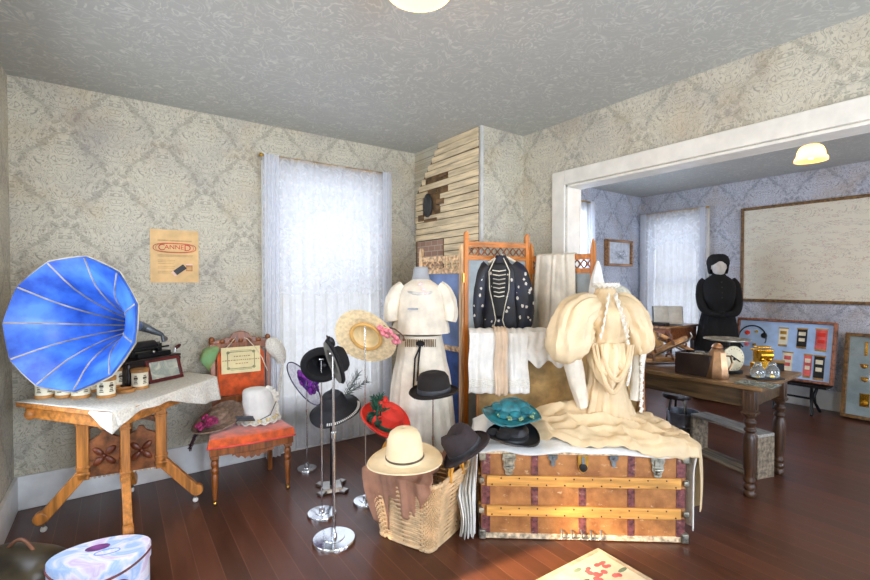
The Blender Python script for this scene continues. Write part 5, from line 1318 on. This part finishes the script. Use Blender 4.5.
# wooden shoe lasts / skates
t0 = on(663, 366)
def wooden(label, u, v, tilt, rz, L=.3, z=0, m='skate', leather=True):
    p = on(u, v); t = thing('wooden_skate', label, 'ice skate', p + ZV * z, rz)
    X = rot(y=tilt)
    mb = MB(); mb.prism([(-L / 2, -.022), (-L / 4, -.03), (L / 4, -.034), (L / 2, -.02), (L / 2 + .015, 0), (L / 2, .02), (L / 4, .034), (-L / 4, .028), (-L / 2, .022)], .032, X @ tr(0, 0, .035)); mb.obj('sole', m, t, bevel=.006)
    mb = MB(); mb.tube([X @ V((-L / 2, 0, .018)), X @ V((L / 2, 0, .018)), X @ V((L / 2 + .05, 0, .04)), X @ V((L / 2 + .05, 0, .08))], .008, 6); mb.obj('runner', 'steel', t)
    for x in (-L / 4, L / 6): MB().tube([X @ V((x, .045 * math.cos(a), .05 + .05 * math.sin(a))) for a in [PI * i / 10 for i in range(11)]], .009, 6).obj('strap', 'brown_leather', t)
wooden('wooden ice skate lying flat at the left front of the long table', 662, 366, 0, -.45, .40, 0)
wooden('wooden ice skate propped across the pile with its toe raised, on the long table', 667, 362, -.42, -.62, .40, .08)
wooden('wooden ice skate with its toe sloping down towards the dark tool box', 674, 360, .45, -.5, .36, .10)
t = thing('leather_satchel', 'crumpled tan leather bag behind the wooden skates on the long table', 'bag', on(652, 352), .4)
rs = []
for k, (a, b, z) in enumerate([(.13, .09, .0), (.15, .10, .04), (.15, .09, .10), (.12, .05, .16), (.10, .03, .20), (.05, .02, .21)]): rs.append([V((a * math.cos(2 * PI * i / 24) * (1 + .08 * math.sin(i * 1.7 + k)), b * math.sin(2 * PI * i / 24) * (1 + .1 * math.sin(i * 2.3 + k)), z)) for i in range(24)])
MB().rings(rs).obj('body', mat('tan_bag', (168, 130, 76), .6, var=.25, scale=8), t); MB().tube([(-.08 + .016 * i, 0, .19 + .05 * math.sin(PI * i / 10)) for i in range(11)], .008, 6).obj('handle', 'brown_leather', t)
# picture lying on the table
p = on(756, 385)
t = thing('table_photograph', 'dark glossy photograph lying flat by the corner of the long table', 'photograph', p, .03)
MB().box((0.03, 0, .003), (.17, .22, .006)).obj('sheet', swirl_mat('photo_dark', [(70, 74, 58), (104, 116, 110), (60, 58, 46)], 12, 1, .25), t)

# plank bench under the table
bq = at_z(775, 478, 0)
bn = thing('plank_bench', 'low open bench of weathered planks under the long table', 'bench', (3.83, 1.32, 0), math.radians(-17))
bl_, bdp, bh = .58, .17, .33
MB().span((0, 0, bh - .022), (bdp, bl_, bh)).obj('top_plank', mat('pale_plank', (158, 152, 142), .6, var=.15, stretch=(10, 1, 10)), bn, bevel=.003)
MB().span((0, 0, 0), (bdp, bl_, .02)).obj('bottom_plank', 'plank', bn, bevel=.003)
MB().span((0, 0, .02), (bdp, .022, bh - .022)).obj('end_board', 'plank', bn, bevel=.002); MB().span((0, bl_ - .022, .02), (bdp, bl_, bh - .022)).obj('end_board', 'plank', bn, bevel=.002)
# churn / bucket with dasher
bkt = t = thing('tin_bucket', 'ribbed tin bucket with a knobbed dasher, left of the plank bench', 'bucket', at_z(679, 446, 0) + V((.15, .04, 0)))
MB().lathe([(.001, 0), (.115, 0), (.118, .02), (.122, .06), (.127, .065), (.122, .07), (.126, .13), (.131, .135), (.126, .14), (.13, .22), (.136, .228), (.136, .236), (.126, .236), (.12, .03), (.001, .025)], 36, Matrix.Diagonal((1, 1, 1.18, 1))).obj('body', 'galv', t)
mb = MB(); mb.tube([(.02, 0, .03), (.0, -.01, .43)], .007, 8); mb.ball((0, -.01, .44), .02, 10); mb.obj('dasher', 'tin', t)
p = at_z(677, 393, .42)
st = thing('milking_stool', 'low dark round stool in the shade beneath the long table, behind the tin bucket', 'stool', (p.x, p.y, 0))
MB().lathe([(.001, .38), (.12, .38), (.125, .4), (.12, .418), (.001, .418)], 28).obj('seat', 'ebony', st)
for i in range(3):
    d = V((math.cos(2.1 * i + .6), math.sin(2.1 * i + .6), 0)); MB().tube([d * .13, d * .06 + ZV * .385], [.009, .011], 10).obj('leg', 'ebony', st)

# ------------------------------------------------------------------ far room: desk, book, lamp base
dk = at_z(672, 329, .80)
t = thing('writing_desk', 'small brown writing desk in front of the far window', 'desk', (5.55, 2.86, 0), 0)
mb = MB(); mb.span((-.02, -.02, .87), (.72, .82, .90)); mb.obj('desk_top', 'frame_oak', t, bevel=.005)
mb = MB(); mb.span((.02, .0, .70), (.68, .8, .87)); mb.obj('case', wood('desk_brown', (124, 72, 38), .4, 'y'), t, bevel=.003)
mb = MB(); mb.span((.005, .06, .73), (.02, .74, .84)); dwr = mb.obj('drawer', wood('drawer_brown', (136, 80, 44), .4, 'y'), t, bevel=.003); MB().ball((0, .4, .79), .016, 8).obj('knob', 'brass', dwr)
for x in (.05, .65):
    for y in (.03, .77): MB().box((x, y, .35), (.05, .05, .70), tap=.7).obj('leg', 'dark_wood', t)
bp = at_z(671, 327, .80); bo = V((5.74, 2.98, .902))
t = thing('open_book', 'open pale book propped upright on the writing desk', 'book', bo, math.radians(-52))
X = rot(x=math.radians(-14))
mb = MB()
for s in (-1, 1): mb.grid(lambda a, q: X @ V((s * a * .165, -.012 - .02 * math.sin(a * PI) * .6, q * .235 + .01)), 10, 6)
mb.obj('pages', 'page', t, solid=.012); MB().box((0, .008, .12), (.36, .008, .25), X).obj('cover', 'bluemetal', t); mb = MB(); mb.box((.0, .06, .01), (.2, .12, .016)); mb.obj('easel_foot', 'ebony', t)
t = thing('dark_inkwell_set', 'low dark metal desk set left of the open book on the writing desk', 'desk set', (5.70, 3.42, .901), -.6)
mb = MB(); mb.box((0, 0, .015), (.24, .12, .03)); mb.lathe([(.001, .03), (.04, .03), (.045, .07), (.03, .09), (.001, .095)], 14, tr(-.06, 0, 0)); mb.lathe([(.001, .03), (.03, .03), (.035, .09), (.02, .11), (.001, .115)], 14, tr(.06, 0, 0)); mb.obj('body', 'iron', t, bevel=.003)
t = thing('stacked_tray', 'dark wooden tray lying in front of the open book', 'tray', (5.60, 3.05, .901), .1)
MB().box((0, 0, .02), (.13, .26, .04)).obj('body', 'ebony', t, bevel=.004)

# ------------------------------------------------------------------ black-clad mannequin
mp = at_d(718, 300, 5.62)
mq = thing('black_mannequin', 'mannequin in a long black dress and black hat between far window and map', 'mannequin', (mp.x, mp.y, 0), -YAW - .35)
dm = 5.62
def mz(v): return CH - (v - 283.4) / FPX * dm
eloft([(0, 0, .02, .30, .28, 1.2), (0, 0, .3, .28, .26, 1.1), (0, 0, .6, .25, .22, .9), (0, 0, .85, .215, .18, .7), (0, 0, mz(318), .185, .145, .4), (0, 0, mz(310), .16, .125, .2)], 60, 13, .035).obj('skirt', mat('black_wool', (9, 8, 9), .9), mq)
eloft([(0, 0, mz(320), .19, .14), (0, -.02, mz(310), .155, .13), (0, -.05, mz(300), .17, .15), (0, -.04, mz(290), .18, .145), (0, -.02, mz(284), .17, .125), (0, -.01, mz(280), .13, .10), (0, -.01, mz(277), .08, .08), (0, -.01, mz(273), .06, .06)], 40, 6, .015).obj('bodice', mat('black_bodice', (9, 8, 9), .9), mq)
for s in (-1, 1):
    sleeve([(s * .14, 0, mz(282)), (s * .18, 0, mz(287)), (s * .20, -.03, mz(298)), (s * .19, -.09, mz(308)), (s * .14, -.17, mz(314)), (s * .05, -.21, mz(315))], [.05, .056, .052, .048, .042, .032], 20).obj('sleeve', mat('black_sleeve_%s' % ('l' if s < 0 else 'r'), (9, 8, 9), .9), mq)
    mb = MB(); hb = V((s * .04, -.215, mz(315)))
    mb.ball(hb, (.04, .028, .03), 10)
    for k in range(4): mb.tube([hb + V((-s * .02, -.012, .014 - .011 * k)), hb + V((-s * .055, -.022, .010 - .011 * k)), hb + V((-s * (.078 - .004 * abs(k - 1)), -.012, .005 - .011 * k))], [.009, .008, .006], 6)
    mb.tube([hb + V((-s * .0, -.02, .02)), hb + V((-s * .035, -.03, .034))], [.009, .007], 6)
    mb.obj('gloved_hand', 'black_felt', mq)
hz = mz(269)
hd = eloft([(0, 0, -.13, .045, .045), (0, -.005, -.10, .05, .055), (0, -.012, -.07, .06, .075), (0, -.01, -.02, .075, .09), (0, 0, .03, .08, .095), (0, .005, .08, .068, .08), (0, .005, .11, .03, .04), (0, .005, .115, .005, .005)], 28, X=tr(0, -.02, hz))
hd.tube([(0, -.105, hz + .03), (0, -.125, hz - .012), (0, -.115, hz - .02)], [.006, .011, .008], 8); hd.ball((0, -.10, hz - .05), (.022, .012, .006), 8)
for s in (-1, 1): hd.ball((s * .03, -.108, hz + .02), (.014, .008, .007), 8); hd.ball((s * .08, -.01, hz), (.01, .018, .028), 8)
hd.obj('head', 'skin', mq)
MB().lathe([(.098, -.075), (.108, -.04), (.114, .02), (.122, .05), (.120, .09), (.104, .135), (.068, .162), (.001, .17)], 36, tr(0, .02, hz - .005) @ rot(x=-.05), cap=False, fn=lambda p, a, r: p + (ZV * (.10 if p.z < -.06 else .07 if p.z < 0 else .012) if (math.sin(a) < -.35 and p.z < .03) else ZV * 0)).obj('hat', 'black_felt', mq, solid=.008)
mb = MB()
for v in (284, 289, 294, 299): mb.ball((.0, -.205 + abs(v - 297) * .0028, mz(v)), .010, 8)
mb.obj('jet_button', mat('jet', (60, 58, 58), .15), mq)

# ------------------------------------------------------------------ far walls: map, drawing, display board, case
def framed(name, label, cat, loc, rz, w, h, fw, fd, fm, art, tilt=0):
    t = thing(name, label, cat, loc, rz); X = rot(x=tilt)
    mb = MB()
    for c, d in (((0, 0, fw / 2), (w, fd, fw)), ((0, 0, h - fw / 2), (w, fd, fw)), ((-w / 2 + fw / 2, 0, h / 2), (fw, fd, h - 2 * fw)), ((w / 2 - fw / 2, 0, h / 2), (fw, fd, h - 2 * fw))): mb.box(c, d, X)
    mb.obj('frame', fm, t, bevel=.004)
    MB().box((0, fd * .2, h / 2), (w - 2 * fw, fd * .4, h - 2 * fw), X).obj('backing', art, t)
    return t, X
ym0, ym1 = 2.485, .55
framed('framed_map', 'huge brown-framed old map hanging on the far wall', 'map', (XF - .018, (ym0 + ym1) / 2, 1.205), -PI / 2, ym0 - ym1, 1.19, .035, .03, 'frame_br', 'maptan')
t, X = framed('framed_drawing', 'small oak-framed pale drawing beside the far window', 'picture', (5.96, YA - .04, 1.68), 0, .62, .38, .035, .07, 'frame_oak', 'sketch')
mb = MB(); rnd = random.Random(3)
for i in range(16): mb.tube([(rnd.uniform(-.18, .1), -.003, rnd.uniform(.10, .22)), (rnd.uniform(-.1, .15), -.003, rnd.uniform(.12, .24)), (rnd.uniform(0, .2), -.003, rnd.uniform(.10, .2))], .002, 4)
mb.obj('pencil_lines', 'graph', t)
# ribbon display board on an iron stand
bw_, bh_ = .95, .68
t, X = framed('ribbon_display', 'shallow wooden display case of rosettes and ribbons on a blue ground', 'display case', (6.20, 1.935, .345), -PI / 2 + math.radians(0), bw_, bh_, .028, .07, 'frame_red', 'blueback', math.radians(-12))
def pin(mb, x, z, w, h_, i, y=-.0): mb.use(i).box((x, y, z), (w, .005, h_), X)
mb = MB(); mb.tube([X @ V((-.31 + .145 * math.cos(a), -.002, .44 + .15 * math.sin(a))) for a in [-.35 + (PI + 1.3) * i / 24 for i in range(25)]], .008, 6); mb.obj('dark_sash', 'black_satin', t)
mats = ['red_felt', 'cream_label', 'black_satin', 'brass', 'pink', 'rug_pink']
def ribbon(nm, x, z, w, h_, a, b, c=3):
    mb = MB(); pin(mb, x, z, w, h_, a, -.0015); pin(mb, x, z + h_ * .22, w * .7, h_ * .2, b, -.0045); pin(mb, x, z - h_ * .12, w * .6, h_ * .18, b, -.0045); pin(mb, x, z + h_ * .5, w * 1.15, .014, c, -.005)
    for k in range(7): mb.use(c).box((x - w / 2 + w * (k + .5) / 7, -.003, z - h_ / 2 - .012), (w / 10, .003, .024), X)
    mb.obj(nm, mats, t)
for x, z, w, h_, a, b in ((.0, .49, .085, .19, 1, 3), (.175, .49, .09, .20, 2, 1), (.345, .49, .10, .22, 5, 0), (.06, .20, .09, .22, 1, 5), (.245, .19, .07, .23, 5, 1), (.345, .185, .09, .24, 2, 1)): ribbon('ribbon_badge', x, z, w, h_, a, b)
for x, z, i, r in ((-.365, .50, 0, .028), (-.27, .52, 3, .018), (-.19, .48, 2, .034), (-.36, .36, 4, .028), (-.28, .36, 3, .02), (-.41, .21, 5, .03), (-.2, .25, 4, .03)):
    mb = MB(); mb.use(i); mb.lathe([(.001, 0), (r, 0), (r * .8, .01), (.001, .014)], 14, X @ tr(x, -.0, z) @ rot(x=PI / 2), fn=lambda p, a, rr: p * (1 + .08 * math.sin(8 * a))); mb.obj('rosette', mats, t)
sd = thing('iron_stand', 'black scrolled iron stand holding up the ribbon display case', 'stand', (6.22, 1.66, 0))
mb = MB(); mb.box((0, .14, .325), (.26, .62, .022))
for y, x in ((-.04, -.10), (-.04, .12), (.30, -.10), (.30, .12)):
    mb.tube([(x, y, .315), (x * .4, y + .015, .2), (x * .5, y + .01, .12), (x * 1.25, y - .01, .012)], [.014, .018, .014, .016], 8)
mb.tube([(0, -.03, .17), (0, .31, .17)], .012, 8); mb.obj('frame', 'iron', sd)
mb = MB()
# glazed case at the right
t, X = framed('medal_case', 'glass-fronted case of gold medals leaning on the far wall at the right', 'display case', (6.36, 1.06, .012), -PI / 2, .74, .90, .035, .07, 'frame_br', 'greyback', math.radians(-10))
for x, z, w, h_ in ((-.20, .74, .022, .14), (-.05, .76, .03, .08), (-.21, .56, .06, .025), (-.2, .42, .055, .035), (-.19, .20, .075, .13), (-.02, .5, .04, .04), (.1, .7, .04, .08), (.12, .3, .06, .1)):
    mb = MB(); mb.box((x, -.003, z), (w, .006, h_), X); mb.ball((x, -.008, z - h_ * .2), (w * .4, .006, w * .4), 10, X); mb.box((x, -.005, z + h_ * .5), (w * 1.1, .006, .012), X); mb.obj('medal', 'gold', t)
MB().box((0, -.03, .45), (.67, .003, .83), X).obj('glass_front', 'pane', t)

# ------------------------------------------------------------------ light
def light(name, typ, loc, energy, col, rotm=None, **kw):
    l = bpy.data.lights.new(name, typ); l.energy = energy; l.color = lin(col)[:3]
    for k, v in kw.items(): setattr(l, k, v)
    o = bpy.data.objects.new(name, l); COL.objects.link(o); o.location = loc
    if rotm is not None: o.rotation_euler = rotm
    return o
light('lamp_light', 'POINT', (L1.x, L1.y, L1.z - .047), 24, (255, 206, 140), shadow_soft_size=.06)
light('lamp_light', 'POINT', (L2.x, L2.y, L2.z - .047), 22, (255, 200, 125), shadow_soft_size=.06)
D = math.radians
def daylight(loc, rx, rz, sx, sy, e, col=(222, 234, 255)): return light('window_daylight', 'AREA', loc, e, col, (rx, 0, rz), shape='RECTANGLE', size=sx, size_y=sy)
daylight((.35, YR - .2, 1.4), PI / 2 + .02, 0, 1.0, 1.8, 105)
daylight((2.05, YR - .2, 1.4), PI / 2 + .35, 0, 1.0, 1.8, 105)
daylight((XL - .2, 1.42, 1.35), PI / 2, -PI / 2, 1.0, 1.7, 22)  # added fill light, entering by the first unseen left window
daylight((XL - .2, 2.75, 1.35), PI / 2 - .3, -PI / 2, .85, 1.7, 24)  # added fill for the left corner, by the second unseen left window
daylight((4.8, YR - .2, 1.4), PI / 2, 0, 1.2, 1.8, 80, (222, 234, 255))  # added fill light behind the far room's unseen rear window
daylight((1.55, YA + .2, 1.4), -PI / 2, 0, 1.0, 1.9, 11, (226, 236, 255))
daylight((4.7, YA + .2, 1.4), -PI / 2, 0, 1.0, 1.9, 55, (210, 226, 255))
daylight((XF + .2, 3.34, 1.4), PI / 2, PI / 2, .76, 1.9, 9, (210, 226, 255))
sd_ = V((.94, -.09, -.33)).normalized()   # low sun, a narrow spot beam through the added left-hand window
sun = light('low_sun', 'SPOT', V((1.36, 1.70, 0)) - sd_ * 14, 190000, (255, 224, 184), None, spot_size=2 * math.atan(.30 / 14), spot_blend=1.0, shadow_soft_size=.35)
sun.rotation_mode = 'QUATERNION'; sun.rotation_quaternion = V((0, 0, -1)).rotation_difference(sd_)

w = bpy.data.worlds.new('world'); SC.world = w; w.use_nodes = True; nt = w.node_tree; nt.nodes.clear()
tc = nt.nodes.new('ShaderNodeTexCoord'); sp = nt.nodes.new('ShaderNodeSeparateXYZ'); rp = nt.nodes.new('ShaderNodeValToRGB'); bg = nt.nodes.new('ShaderNodeBackground'); ow = nt.nodes.new('ShaderNodeOutputWorld')
nt.links.new(tc.outputs['Generated'], sp.inputs[0]); nt.links.new(sp.outputs[2], rp.inputs[0]); nt.links.new(rp.outputs[0], bg.inputs[0]); nt.links.new(bg.outputs[0], ow.inputs[0])
e = rp.color_ramp.elements; e[0].position = 0; e[0].color = lin((236, 232, 214)); e[1].position = .5; e[1].color = lin((226, 236, 255))
bg.inputs[1].default_value = .55
SC.view_settings.view_transform = 'Standard'; SC.view_settings.look = 'None'; SC.view_settings.gamma = 1; SC.view_settings.use_curve_mapping = False
SC.view_settings.exposure = .27
SC.cycles.max_bounces = 8; SC.cycles.transparent_max_bounces = 16; SC.cycles.sample_clamp_indirect = 6
